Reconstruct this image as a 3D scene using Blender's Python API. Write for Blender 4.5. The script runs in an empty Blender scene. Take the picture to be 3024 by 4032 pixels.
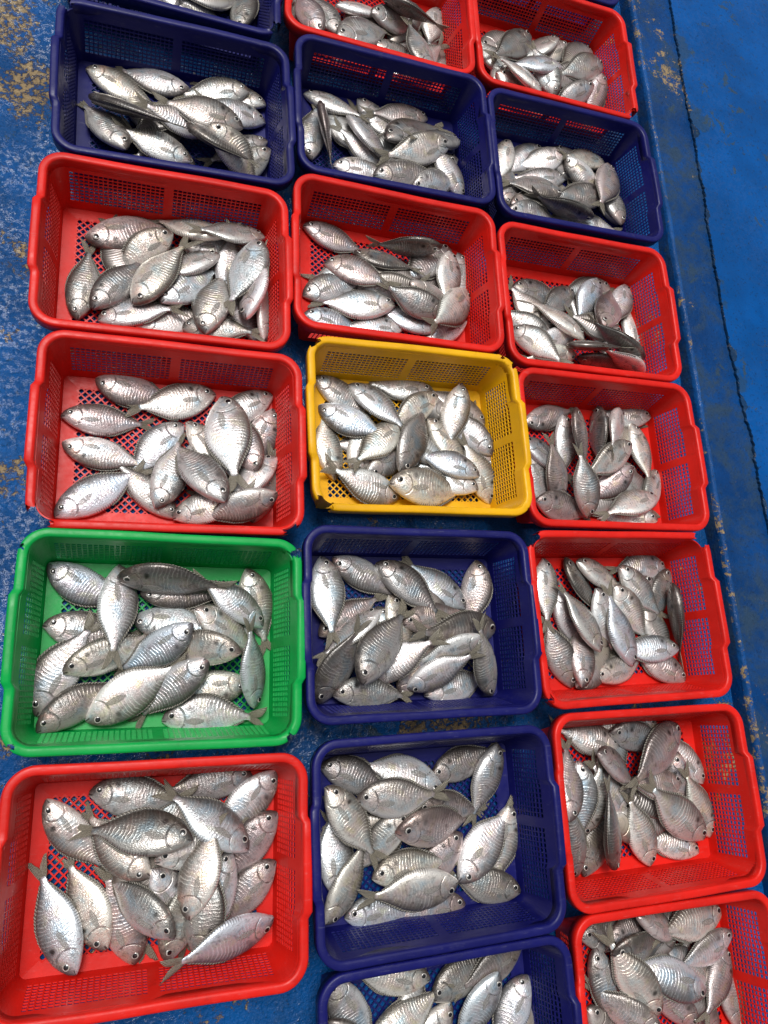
import bpy, bmesh, math, random
from mathutils import Vector, Matrix, Quaternion, noise
R = math.radians
sc = bpy.context.scene
col = sc.collection

# ---------------------------------------------------------------- camera, sky, sun, exposure
cam_d = bpy.data.cameras.new("camera"); cam = bpy.data.objects.new("camera", cam_d); col.objects.link(cam)
cam.location = (0, 0, 1.5585); cam.rotation_euler = (0.263159, -0.335436, -0.027986)
cam_d.sensor_fit = 'VERTICAL'; cam_d.sensor_height = 36.0; cam_d.sensor_width = 27.0; cam_d.lens = 25.806
cam_d.clip_start = 0.02; cam_d.clip_end = 200
sc.camera = cam
SUN_EL, SUN_AZ = 69, -31      # azimuth from +Y towards +X
w = bpy.data.worlds.new("World"); sc.world = w; w.use_nodes = True
nt = w.node_tree; nt.nodes.clear()
sky = nt.nodes.new("ShaderNodeTexSky"); sky.sky_type = 'NISHITA'; sky.sun_disc = False
sky.sun_elevation = R(SUN_EL); sky.sun_rotation = R(SUN_AZ); sky.air_density = 1.0; sky.dust_density = 6.0; sky.ozone_density = 1.0
hsv = nt.nodes.new("ShaderNodeHueSaturation"); hsv.inputs["Saturation"].default_value = 0.22
bg = nt.nodes.new("ShaderNodeBackground"); bg.inputs["Strength"].default_value = 0.085
wo = nt.nodes.new("ShaderNodeOutputWorld")
nt.links.new(sky.outputs[0], hsv.inputs["Color"]); nt.links.new(hsv.outputs[0], bg.inputs["Color"]); nt.links.new(bg.outputs[0], wo.inputs["Surface"])
sun_d = bpy.data.lights.new("sun", 'SUN'); sun_d.energy = 2.5; sun_d.angle = R(21); sun_d.color = (1.0, 0.98, 0.95)
sun = bpy.data.objects.new("sun", sun_d); col.objects.link(sun)
az, el = R(SUN_AZ), R(SUN_EL)
sdir = Vector((math.sin(az) * math.cos(el), math.cos(az) * math.cos(el), math.sin(el)))
sun.rotation_euler = sdir.to_track_quat('Z', 'Y').to_euler(); sun.location = sdir * 6
sc.view_settings.view_transform = 'Standard'; sc.view_settings.look = 'None'
sc.view_settings.exposure = 0.0; sc.view_settings.gamma = 1.0; sc.view_settings.use_curve_mapping = False
sc.render.resolution_x = 768; sc.render.resolution_y = 1024
sc.cycles.max_bounces = 8; sc.cycles.transparent_max_bounces = 8
sc.cycles.use_denoising = True

# ---------------------------------------------------------------- material helpers
class NT:
    def __init__(self, name):
        self.m = bpy.data.materials.new(name); self.m.use_nodes = True
        self.t = self.m.node_tree; self.t.nodes.clear()
        self.out = self.t.nodes.new("ShaderNodeOutputMaterial")
    def n(self, kind, **kw):
        x = self.t.nodes.new(kind)
        for k, v in kw.items(): setattr(x, k, v)
        return x
    def L(self, a, b): self.t.links.new(a, b)
    def put(self, sock, v):
        if hasattr(v, 'links') or isinstance(v, bpy.types.NodeSocket): self.L(v, sock)
        else: sock.default_value = v
    def math(self, op, a, b=0.0, c=0.0, clamp=False):
        x = self.n("ShaderNodeMath", operation=op); x.use_clamp = clamp
        self.put(x.inputs[0], a); self.put(x.inputs[1], b); self.put(x.inputs[2], c)
        return x.outputs[0]
    def step(self, v, lo, hi, a=0.0, b=1.0):
        x = self.n("ShaderNodeMapRange", interpolation_type='SMOOTHSTEP')
        self.put(x.inputs[0], v); x.inputs[1].default_value = lo; x.inputs[2].default_value = hi
        x.inputs[3].default_value = a; x.inputs[4].default_value = b
        return x.outputs[0]
    def mix(self, f, a, b, blend='MIX'):
        x = self.n("ShaderNodeMix", data_type='RGBA', blend_type=blend)
        self.put(x.inputs[0], f); self.put(x.inputs[6], a); self.put(x.inputs[7], b)
        return x.outputs[2]
    def noise(self, vec, scale, detail=3.0, rough=0.55, dist=0.0, fac=True):
        x = self.n("ShaderNodeTexNoise"); x.inputs["Scale"].default_value = scale; x.inputs["Detail"].default_value = detail
        x.inputs["Roughness"].default_value = rough; x.inputs["Distortion"].default_value = dist
        if vec is not None: self.L(vec, x.inputs["Vector"])
        return x.outputs["Fac"] if fac else x.outputs["Color"]
    def vor(self, vec, scale, feature='F1', out="Distance", rnd=1.0):
        x = self.n("ShaderNodeTexVoronoi", feature=feature); x.inputs["Scale"].default_value = scale; x.inputs["Randomness"].default_value = rnd
        if vec is not None: self.L(vec, x.inputs["Vector"])
        return x.outputs[out]
    def coord(self, kind="Object"): return self.n("ShaderNodeTexCoord").outputs[kind]
    def pos(self): return self.n("ShaderNodeNewGeometry").outputs["Position"]
    def mapped(self, vec, scale=(1, 1, 1), loc=(0, 0, 0)):
        x = self.n("ShaderNodeMapping"); self.L(vec, x.inputs[0]); x.inputs["Scale"].default_value = scale
        self.put(x.inputs["Location"], loc)
        return x.outputs[0]
    def bump(self, h, strength, dist, normal=None):
        x = self.n("ShaderNodeBump"); x.inputs["Strength"].default_value = strength; x.inputs["Distance"].default_value = dist
        self.L(h, x.inputs["Height"])
        if normal is not None: self.L(normal, x.inputs["Normal"])
        return x.outputs[0]
    def bsdf(self, **kw):
        b = self.n("ShaderNodeBsdfPrincipled")
        for k, v in kw.items(): self.put(b.inputs[k.replace('_', ' ')], v)
        self.L(b.outputs[0], self.out.inputs[0])
        return b
def rgb(r, g, b): return (r, g, b, 1.0)

# ---------------------------------------------------------------- materials
def mat_plastic(name, c, scuff):
    t = NT(name); p = t.coord("Object"); oi = t.n("ShaderNodeObjectInfo").outputs["Random"]
    off = t.n("ShaderNodeVectorMath", operation='SCALE'); t.put(off.inputs[0], (7.0, 3.0, 5.0)); t.L(oi, off.inputs["Scale"])
    add = t.n("ShaderNodeVectorMath", operation='ADD'); t.L(p, add.inputs[0]); t.L(off.outputs[0], add.inputs[1]); p = add.outputs[0]
    big = t.noise(p, 9, 4); fine = t.noise(t.mapped(p, (1, 1, 3)), 60, 5, 0.65)
    scr = t.noise(t.mapped(p, (9, 70, 30)), 4, 4, 0.6)
    dirt = t.step(t.noise(p, 22, 6, 0.7), 0.58, 0.75)
    base = t.mix(t.step(big, 0.3, 0.7), rgb(*[x * 0.86 for x in c]), rgb(*[min(1, x * 1.1) for x in c]))
    m = t.math('MULTIPLY', t.step(scr, 0.56, 0.74), t.step(fine, 0.42, 0.62))
    base = t.mix(t.math('MULTIPLY', m, scuff), base, rgb(*[x * 0.75 + 0.10 for x in c]))
    base = t.mix(t.math('MULTIPLY', dirt, 0.38), base, rgb(*[x * 0.35 for x in c]))
    rough = t.step(fine, 0.25, 0.75, 0.30, 0.50)
    t.bsdf(Base_Color=base, Roughness=rough, Specular_IOR_Level=0.26, Normal=t.bump(t.math('ADD', fine, big), 0.12, 0.002))
    return t.m
PL = {'red': mat_plastic('red_plastic', (0.60, 0.011, 0.006), 0.42), 'navy': mat_plastic('navy_plastic', (0.005, 0.006, 0.095), 0.4),
      'green': mat_plastic('green_plastic', (0.0, 0.31, 0.055), 0.5), 'yellow': mat_plastic('yellow_plastic', (0.70, 0.36, 0.004), 0.3)}

def mat_floor(name, wear_lo, wear_hi, bright, wet, dark, spots=(), a2=0.38, a3=0.16, near=None, film_lo=0.45, flat=1.0):
    t = NT(name); p = t.pos()
    n1 = t.noise(p, 2.2, 6, 0.62, 0.4); n2 = t.noise(p, 26, 5, 0.65); n3 = t.noise(p, 130, 3, 0.6)
    blue = t.mix(t.step(t.noise(p, 5, 5, 0.6), 0.35, 0.68), rgb(*[x * (0.6 if flat == 1.0 else 0.74) for x in bright]), rgb(*bright))
    # grimy thin-paint film
    film = t.math('MULTIPLY', t.step(t.noise(p, 7, 8, 0.72, 0.6), film_lo, film_lo + 0.21), t.step(n2, film_lo - 0.11, film_lo + 0.15))
    blue = t.mix(t.math('MULTIPLY', film, dark), blue, rgb(0.020, 0.047, 0.092))
    if near is not None:                                  # old grey coat showing where the newer paint has flaked beside the crack
        sx_ = t.n("ShaderNodeSeparateXYZ"); t.L(p, sx_.inputs[0])
        dist = t.math('SUBTRACT', t.math('ADD', sx_.outputs[0], t.math('MULTIPLY', sx_.outputs[1], 0.03)), near)
        fl2 = t.step(t.math('ADD', t.math('ADD', t.noise(p, 6, 5, 0.6), t.math('MULTIPLY', n2, 0.25)), t.math('MULTIPLY', dist, -1.4)), 0.60, 0.66)
        blue = t.mix(t.math('MULTIPLY', fl2, 0.75), blue, rgb(0.016, 0.050, 0.105))
    chip = t.step(t.math('ADD', t.noise(p, 17, 5, 0.75, 0.5), t.math('MULTIPLY', t.noise(p, 3, 2), 0.35)), 0.80, 0.84)
    blue = t.mix(t.math('MULTIPLY', chip, 0.8), blue, rgb(0.030, 0.055, 0.075))
    fleck = t.step(t.noise(p, 95, 4, 0.7), 0.60, 0.72)
    blue = t.mix(t.math('MULTIPLY', fleck, 0.30 * wet), blue, rgb(0.05, 0.15, 0.34))
    pits = t.step(n3, 0.58, 0.68)
    blue = t.mix(t.math('MULTIPLY', pits, 0.55), blue, rgb(0.006, 0.018, 0.045))
    # paint worn through to sandy concrete
    w_ = t.math('ADD', t.math('MULTIPLY', n1, 1.0), t.math('MULTIPLY', t.math('SUBTRACT', n2, 0.5), a2))
    w_ = t.math('ADD', w_, t.math('MULTIPLY', t.math('SUBTRACT', n3, 0.5), a3))
    for (sx, sy, sr, sa) in spots:                       # places where boots and crates have rubbed the paint off
        dd = t.n("ShaderNodeVectorMath", operation='DISTANCE'); t.L(t.mapped(p, (1, 1, 0)), dd.inputs[0]); dd.inputs[1].default_value = (sx, sy, 0)
        w_ = t.math('ADD', w_, t.step(dd.outputs["Value"], sr, 0.0, 0.0, sa))
    worn = t.step(w_, wear_lo, wear_hi)
    worn = t.math('MULTIPLY', worn, t.step(t.noise(p, 58, 4, 0.7), 0.43, 0.53, 0.08, 1.0))
    sand = t.mix(n2, rgb(0.12, 0.085, 0.05), rgb(0.36, 0.27, 0.15))
    c = t.mix(worn, blue, sand)
    rough = t.math('ADD', t.step(t.noise(p, 11, 4), 0.35, 0.65, 0.30, 0.42 + (1 - wet) * 0.25), t.math('MULTIPLY', worn, 0.35))
    h = t.math('ADD', t.math('MULTIPLY', n3, 0.6), t.math('ADD', t.math('MULTIPLY', n2, 0.9), t.math('MULTIPLY', worn, -0.5)))
    nb_ = t.bump(h, (0.75 * wet + 0.25) * flat, 0.008); cn = t.bump(t.math('ADD', n3, t.math('MULTIPLY', t.noise(p, 260, 2), 0.4)), 0.34, 0.006)
    puddle = t.math('MULTIPLY', t.step(t.noise(p, 3.3, 4, 0.6), 0.38, 0.60), t.step(t.noise(p, 75, 3, 0.6), 0.46, 0.58))
    t.bsdf(Base_Color=c, Roughness=rough, Normal=nb_, Coat_Weight=t.math('MULTIPLY', puddle, 0.7 * wet), Coat_Roughness=0.03, Coat_IOR=1.6, Coat_Normal=cn, Specular_IOR_Level=0.10)
    return t.m
M_FLOOR = mat_floor('worn_blue_floor_paint', 0.60, 0.66, (0.002, 0.075, 0.27), 1.0, 0.32, [(-.34, 1.57, .14, .22), (-.27, 1.38, .13, .20), (-.29, .95, .10, .18), (-.26, .77, .07, .15), (-.23, .45, .09, .20), (-.24, .33, .06, .14), (-.33, 1.7, .2, .15), (-.2, -.06, .05, .2), (.60, -.045, .05, .2), (.85, .38, .06, .15)], 0.55, 0.30)
M_KERB = mat_floor('worn_blue_kerb_paint', 0.70, 0.78, (0.002, 0.052, 0.21), 0.25, 1.0, [(1.53, 1.93, .12, .16), (1.54, 1.70, .06, .10), (1.52, 1.1, .05, .10)], 0.75, 0.45, None, 0.40)
M_EDGE = mat_floor('chipped_blue_kerb_edge', 0.57, 0.66, (0.006, 0.075, 0.27), 0.4, 0.4, (), 1.1, 0.5)
M_FLAKE = mat_floor('flaked_paint_edge', 0.64, 0.74, (0.004, 0.034, 0.10), 0.1, 0.9, (), 0.9, 0.5)
M_PAVE = mat_floor('smooth_blue_pavement_paint', 0.80, 0.86, (0.0, 0.072, 0.285), 0.3, 0.14, [(2.05, 1.62, .05, .3)], 0.38, 0.16, 1.60, 0.45, 0.22)

def mat_fish():
    t = NT('fish_skin')
    at = t.n("ShaderNodeAttribute", attribute_name="fuv"); sep = t.n("ShaderNodeSeparateXYZ"); t.L(at.outputs["Vector"], sep.inputs[0])
    u, v = sep.outputs[0], sep.outputs[1]
    oi = t.n("ShaderNodeObjectInfo"); rnd = oi.outputs["Random"]; tone = oi.outputs["Color"]
    p = t.coord("Object")
    off = t.n("ShaderNodeVectorMath", operation='SCALE'); t.put(off.inputs[0], (9.0, 4.0, 6.0)); t.L(rnd, off.inputs["Scale"])
    add = t.n("ShaderNodeVectorMath", operation='ADD'); t.L(p, add.inputs[0]); t.L(off.outputs[0], add.inputs[1]); q = add.outputs[0]
    nb = t.noise(q, 5.0, 4, 0.6); nm = t.noise(q, 24, 5, 0.65); nf = t.noise(q, 90, 3, 0.6)
    # curved rows of scales / ribs
    vv = t.math('SUBTRACT', v, 0.2)
    ph = t.math('ADD', t.math('MULTIPLY', u, 31.0), t.math('MULTIPLY', t.math('MULTIPLY', vv, vv), -1.5))
    ph = t.math('ADD', ph, t.math('MULTIPLY', nb, 2.6))
    fr = t.math('FRACT', ph); ln = t.math('SUBTRACT', 1.0, t.math('ABSOLUTE', t.math('SUBTRACT', t.math('MULTIPLY', fr, 2.0), 1.0)))
    rib = t.step(ln, 0.45, 0.95)
    mask = t.math('MULTIPLY', t.step(u, 0.24, 0.32), t.step(u, 0.82, 0.70))
    mask = t.math('MULTIPLY', mask, t.step(t.math('ABSOLUTE', vv), 0.95, 0.45))
    mask = t.math('MULTIPLY', mask, t.step(nb, 0.38, 0.60, 0.15, 1.0))
    ribm = t.math('MULTIPLY', rib, mask)
    # short dark rays along the back and belly edge
    edge = t.math('MULTIPLY', t.step(t.math('ABSOLUTE', v), 0.80, 0.95), t.step(u, 0.30, 0.36))
    fr2 = t.math('FRACT', t.math('MULTIPLY', u, 44.0)); tick = t.math('MULTIPLY', t.step(fr2, 0.55, 0.75), edge)
    side = t.mix(t.step(nb, 0.35, 0.66), rgb(0.28, 0.283, 0.288), rgb(0.68, 0.68, 0.67))
    # iridescence : patches of cool blue, rose and straw on the silver skin
    nc = t.noise(q, 6.5, 2, 0.5, 0.3)
    cr = t.n("ShaderNodeValToRGB"); e = cr.color_ramp.elements
    e[0].position = 0.30; e[0].color = rgb(0.38, 0.58, 0.74); e[1].position = 0.72; e[1].color = rgb(0.74, 0.66, 0.45)
    x = e.new(0.44); x.color = rgb(0.62, 0.64, 0.66); x = e.new(0.56); x.color = rgb(0.70, 0.57, 0.58)
    t.L(nc, cr.inputs[0]); side = t.mix(0.58, side, cr.outputs[0])
    back = t.step(t.math('ADD', v, t.math('MULTIPLY', t.math('SUBTRACT', nm, 0.5), 0.4)), 0.05, 0.85)
    c = t.mix(t.math('MULTIPLY', back, 0.84), side, rgb(0.125, 0.112, 0.100))
    c = t.mix(t.step(v, -0.35, -0.85), c, rgb(0.78, 0.78, 0.78))
    c = t.mix(t.math('MULTIPLY', ribm, 0.40), c, rgb(0.90, 0.90, 0.87))
    c = t.mix(t.math('MULTIPLY', t.math('MULTIPLY', t.math('SUBTRACT', 1.0, rib), mask), 0.16), c, rgb(0.14, 0.13, 0.12))
    c = t.mix(t.math('MULTIPLY', tick, 0.7), c, rgb(0.05, 0.045, 0.04))
    # blotches, head mottle
    blot = t.step(t.math('ADD', t.math('MULTIPLY', nm, 0.6), t.math('MULTIPLY', t.noise(q, 9, 3, 0.6), 0.4)), 0.50, 0.64)
    c = t.mix(t.math('MULTIPLY', blot, 0.55), c, rgb(0.10, 0.09, 0.085))
    head = t.step(u, 0.235, 0.19)
    hm = t.step(t.noise(q, 34, 4, 0.7, 0.8), 0.44, 0.60)
    c = t.mix(t.math('MULTIPLY', head, t.math('MULTIPLY', hm, 0.40)), c, rgb(0.80, 0.76, 0.70))
    c = t.mix(t.math('MULTIPLY', t.math('MULTIPLY', t.step(u, 0.17, 0.03), t.step(v, -0.55, 0.25)), 0.78), c, rgb(0.10, 0.075, 0.07))
    c = t.mix(t.math('MULTIPLY', t.math('MULTIPLY', head, t.step(nb, 0.55, 0.7)), 0.35), c, rgb(0.62, 0.28, 0.22))
    # bruised, bloodstained patches on some of them
    blood = t.math('MULTIPLY', t.step(t.noise(q, 11, 4, 0.7, 0.4), 0.64, 0.74), t.step(rnd, 0.62, 0.9, 0.0, 0.7))
    c = t.mix(blood, c, rgb(0.30, 0.055, 0.060))
    # gill-cover arc and its shadow line, mouth slit
    du = t.math('SUBTRACT', u, 0.085); dv = t.math('MULTIPLY', t.math('ADD', v, 0.05), 0.155)
    d = t.math('SQRT', t.math('ADD', t.math('MULTIPLY', du, du), t.math('MULTIPLY', dv, dv)))
    arc = t.step(t.math('ABSOLUTE', t.math('SUBTRACT', d, 0.132)), 0.010, 0.003)
    arc = t.math('MULTIPLY', arc, t.math('MULTIPLY', t.step(u, 0.14, 0.185), t.step(nm, 0.38, 0.56, 0.3, 1.0)))
    c = t.mix(t.math('MULTIPLY', t.math('MULTIPLY', arc, t.step(t.math('ABSOLUTE', v), 0.8, 0.5)), 0.6), c, rgb(0.05, 0.04, 0.035))
    arc2 = t.math('MULTIPLY', t.step(t.math('ABSOLUTE', t.math('SUBTRACT', d, 0.088)), 0.008, 0.002), t.step(u, 0.12, 0.155))
    c = t.mix(t.math('MULTIPLY', arc2, 0.22), c, rgb(0.07, 0.06, 0.055))
    slit = t.math('MULTIPLY', t.step(t.math('ABSOLUTE', t.math('ADD', v, 0.18)), 0.16, 0.05), t.step(u, 0.05, 0.035))
    c = t.mix(t.math('MULTIPLY', slit, 0.85), c, rgb(0.03, 0.02, 0.02))
    # shoulder spot
    su = t.math('MULTIPLY', t.math('SUBTRACT', u, 0.255), 1.0); sv = t.math('MULTIPLY', t.math('SUBTRACT', v, 0.52), 0.15)
    sd = t.math('ADD', t.math('SQRT', t.math('ADD', t.math('MULTIPLY', su, su), t.math('MULTIPLY', sv, sv))), t.math('MULTIPLY', t.math('SUBTRACT', nm, 0.5), 0.04))
    c = t.mix(t.math('MULTIPLY', t.step(sd, 0.034, 0.008), t.step(rnd, 0.1, 0.9, 0.2, 0.9)), c, rgb(0.018, 0.015, 0.013))
    c = t.mix(1.0, c, tone, 'MULTIPLY')
    sca = t.vor(t.mapped(q, (1.0, 1.35, 1.0)), 62)
    h = t.math('ADD', t.math('MULTIPLY', ribm, 0.15), t.math('ADD', t.math('MULTIPLY', sca, -0.09), t.math('MULTIPLY', nm, 0.10)))
    h = t.math('ADD', h, t.math('MULTIPLY', arc, -0.9))
    rough = t.step(nm, 0.3, 0.7, 0.26, 0.44)
    nrm = t.bump(h, 0.42, 0.010); cn = t.bump(t.math('ADD', t.math('MULTIPLY', nm, 0.5), t.math('MULTIPLY', ribm, 0.35)), 0.16, 0.010)
    t.bsdf(Base_Color=c, Metallic=0.56, Roughness=rough, Normal=nrm, Coat_Weight=0.45, Coat_Roughness=0.06, Coat_Normal=cn)
    return t.m
M_FISH = mat_fish()

def mat_fin(name, c1, c2, alpha):
    t = NT(name); at = t.n("ShaderNodeAttribute", attribute_name="fuv"); sep = t.n("ShaderNodeSeparateXYZ"); t.L(at.outputs["Vector"], sep.inputs[0])
    ray = t.math('FRACT', t.math('MULTIPLY', sep.outputs[1], 9.0)); r_ = t.step(t.math('ABSOLUTE', t.math('SUBTRACT', ray, 0.5)), 0.10, 0.4)
    c = t.mix(r_, rgb(*c1), rgb(*c2))
    a = t.math('ADD', alpha, t.math('MULTIPLY', r_, 0.2), clamp=True)
    t.bsdf(Base_Color=c, Roughness=0.32, Alpha=a, Normal=t.bump(r_, 0.5, 0.006), Specular_IOR_Level=0.5)
    return t.m
M_TAIL = mat_fin('tail_membrane', (0.13, 0.115, 0.085), (0.30, 0.27, 0.21), 0.62)
M_PEC = mat_fin('pectoral_membrane', (0.26, 0.245, 0.22), (0.55, 0.53, 0.49), 0.22)
M_DOR = mat_fin('dorsal_membrane', (0.09, 0.082, 0.07), (0.30, 0.28, 0.24), 0.72)
def mat_eye():
    t = NT('fish_eye'); at = t.n("ShaderNodeAttribute", attribute_name="fuv"); sep = t.n("ShaderNodeSeparateXYZ"); t.L(at.outputs["Vector"], sep.inputs[0])
    r_ = sep.outputs[0]; n_ = t.noise(t.coord("Object"), 70, 2)
    iris = t.mix(n_, rgb(0.26, 0.24, 0.215), rgb(0.54, 0.51, 0.47))
    c = t.mix(t.step(r_, 0.58, 0.66), rgb(0.004, 0.004, 0.005), iris)
    c = t.mix(t.step(r_, 0.86, 0.95), c, rgb(0.05, 0.045, 0.04))
    t.bsdf(Base_Color=c, Roughness=0.08, Coat_Weight=0.8, Coat_Roughness=0.03)
    return t.m
M_EYE = mat_eye()

# ---------------------------------------------------------------- mesh helpers
def mesh(name, verts, faces, mat, smooth=True, uv=None):
    me = bpy.data.meshes.new(name); me.from_pydata([tuple(v) for v in verts], [], faces); me.materials.append(mat)
    if uv is not None:
        a = me.attributes.new("fuv", 'FLOAT_VECTOR', 'POINT')
        for i, x in enumerate(uv): a.data[i].vector = (x[0], x[1], 0.0)
    if smooth: me.polygons.foreach_set("use_smooth", [True] * len(me.polygons))
    me.update(); return me
def link(name, me, parent=None):
    o = bpy.data.objects.new(name, me); col.objects.link(o)
    if parent is not None: o.parent = parent
    return o
def tag(o, label=None, cat=None, group=None, kind=None):
    if label: o["label"] = label
    if cat: o["category"] = cat
    if group: o["group"] = group
    if kind: o["kind"] = kind
    return o
def shell(verts, faces, offs):
    """thicken a sheet: verts + offset copies, side walls along open edges"""
    n = len(verts); V = [Vector(v) for v in verts] + [Vector(v) + Vector(o) for v, o in zip(verts, offs)]
    F = [tuple(f) for f in faces] + [tuple(i + n for i in reversed(f)) for f in faces]
    cnt = {}
    for f in faces:
        for a, b in zip(f, f[1:] + f[:1]): cnt[(a, b)] = 1
    for (a, b) in cnt:
        if (b, a) not in cnt: F.append((b, a, a + n, b + n))
    used = sorted({i for f in F for i in f}); rm = {o: k for k, o in enumerate(used)}
    return [V[i] for i in used], [tuple(rm[i] for i in f) for f in F]

# ---------------------------------------------------------------- the ground, kerb and pavement
def sheet(name, x0, x1, y0, y1, z, mat, nx=1, ny=1):
    vs = [(x0 + (x1 - x0) * i / nx, y0 + (y1 - y0) * j / ny, z) for j in range(ny + 1) for i in range(nx + 1)]
    fs = [(j * (nx + 1) + i, j * (nx + 1) + i + 1, (j + 1) * (nx + 1) + i + 1, (j + 1) * (nx + 1) + i) for j in range(ny) for i in range(nx)]
    return link(name, mesh(name, vs, fs, mat, False))
fl = sheet("floor", -40, 40, -40, 40, 0.0, M_FLOOR); tag(fl, "worn wet blue painted concrete floor under the crates", kind="structure")
KH = 0.05
def kx(y): return 1.5035 - 0.0278 * y                      # the kerb's upper edge
def kerb_mesh():
    rnd = random.Random(4); ys = [-6 + i * 0.0125 for i in range(int(12 / 0.0125) + 1)]
    ys = [-30.0] + ys + [30.0]
    V = []; F = []; n = 8
    for y in ys:
        j = noise.noise(Vector((y * 9, 0, 3))) * 0.0022 + noise.noise(Vector((y * 38, 5, 3))) * 0.0016
        e = kx(max(-6, min(6, y))) + j
        ch = max(0.0, noise.noise(Vector((y * 22, 9, 1))) - 0.22) * 0.012
        V += [(e - 0.004, y, -0.02), (e - 0.003 + j * .5, y, 0.02), (e - 0.001, y, KH - 0.012), (e + 0.0012 + ch, y, KH - 0.003 - ch), (e + 0.005 + ch, y, KH + 0.0005 - ch * .4),
              (e + 0.013, y, KH + 0.0005), (e + 0.06, y, KH - 0.001 + j), (e + 0.30, y, KH - 0.004)]
    for k in range(len(ys) - 1):
        for i in range(n - 1): F.append((k * n + i, k * n + i + 1, (k + 1) * n + i + 1, (k + 1) * n + i))
    me = mesh("kerb", V, [f[::-1] for f in F], M_KERB); me.materials.append(M_EDGE)
    for p in me.polygons:
        if p.index % (n - 1) in (2, 3, 4): p.material_index = 1
    return me
tag(link("kerb", kerb_mesh()), "low blue kerb with a chipped edge beside the crates", kind="structure")
CRACK = [(-30, 1.80), (-2, 1.76), (0.0, 1.70), (0.43, 1.648), (0.76, 1.628), (1.03, 1.607), (1.4, 1.600), (1.68, 1.601), (1.9, 1.592), (2.25, 1.59), (5, 1.56), (30, 1.5)]
def crack(y):
    for (a, xa), (b, xb) in zip(CRACK, CRACK[1:]):
        if y <= b: return xa + (xb - xa) * (y - a) / (b - a)
    return CRACK[-1][1]
def pave_mesh():
    ys = [-30.0] + [-3 + i * 0.006 for i in range(int(8 / 0.006) + 1)] + [30.0]; V = []; F = []; n = 5
    for y in ys:
        r_ = noise.noise(Vector((y * 14, 2, 8))) * 0.005 + noise.noise(Vector((y * 70, 2, 8))) * 0.006 + noise.noise(Vector((y * 150, 2, 1))) * 0.003
        r_ += max(0.0, noise.noise(Vector((y * 5, 7, 8))) - 0.15) * 0.05
        e = crack(y) + 0.010 + r_
        V += [(e, y, KH - 0.01), (e + 0.001, y, KH + 0.0045), (e + 0.007 + max(0.0, noise.noise(Vector((y * 13, 1, 1))) - 0.12) * 0.07 + abs(noise.noise(Vector((y * 70, 1, 1)))) * 0.006 - 0.0055, y, KH + 0.007), (e + 0.5, y, KH + 0.007), (40, y, KH + 0.007)]
    for k in range(len(ys) - 1):
        for i in range(n - 1): F.append((k * n + i, (k + 1) * n + i, (k + 1) * n + i + 1, k * n + i + 1))
    me = mesh("pavement", V, [f[::-1] for f in F], M_PAVE, False); me.materials.append(M_FLAKE)
    for p in me.polygons:
        if p.index % (n - 1) < 2: p.material_index = 1
    return me
tag(link("pavement", pave_mesh()), "smooth bright blue painted pavement with ragged paint edge", kind="structure")

# ---------------------------------------------------------------- crates
CL, CW, CH, RO = 0.517, 0.397, 0.1393, 0.052
def ring(d, n_corner=9, xs=None, ys=None):
    """perimeter of the rounded rectangle inset by d: list of (x, y, nx, ny, tag)"""
    r = max(RO - d, 0.012); a, b = CL / 2 - d, CW / 2 - d
    P = []
    def side(p0, p1, nrm, fr, name):
        for f in fr: P.append((p0[0] + (p1[0] - p0[0]) * f, p0[1] + (p1[1] - p0[1]) * f, nrm[0], nrm[1], name))
    def corner(cx, cy, a0, name):
        for k in range(n_corner):
            t = R(a0 + 90 * k / n_corner)
            if k: P.append((cx + r * math.cos(t), cy + r * math.sin(t), math.cos(t), math.sin(t), name))
    side((-a + r, -b), (a - r, -b), (0, -1), xs, 'front'); corner(a - r, -b + r, -90, 'fr')
    side((a, -b + r), (a, b - r), (1, 0), ys, 'right'); corner(a - r, b - r, 0, 'br')
    side((a - r, b), (-a + r, b), (0, 1), xs, 'back'); corner(-a + r, b - r, 90, 'bl')
    side((-a, b - r), (-a, -b + r), (-1, 0), ys, 'left'); corner(-a + r, -b + r, 180, 'fl')
    return P
def handle(x, y):
    """outward bulge of the short sides' middle, 0..1"""
    if abs(x) < CL / 2 - 0.06: return 0.0
    t = (0.086 - abs(y)) / 0.012
    return max(0.0, min(1.0, t))
def holes_axis(span, pitch, hole, post):
    """fractions along a side where bars and holes alternate -> (fractions, hole flags per gap)"""
    n = int((span - post) / 2 / pitch); start = (span - post - 2 * n * pitch) / 2
    fr, fl_ = [0.0], []
    x = start + (pitch - hole) / 2
    for half in (0, 1):
        for i in range(n):
            fr.append(x / span); fl_.append(False); fr.append((x + hole) / span); fl_.append(True); x += pitch
        x += post
    fr.append(1.0); fl_.append(False)
    return fr, fl_
XS, XF = holes_axis(CL - 2 * RO - 0.006, 0.0096, 0.0074, 0.018)
YS, YF = holes_axis(CW - 2 * RO - 0.006, 0.0096, 0.0074, 0.018)
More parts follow.
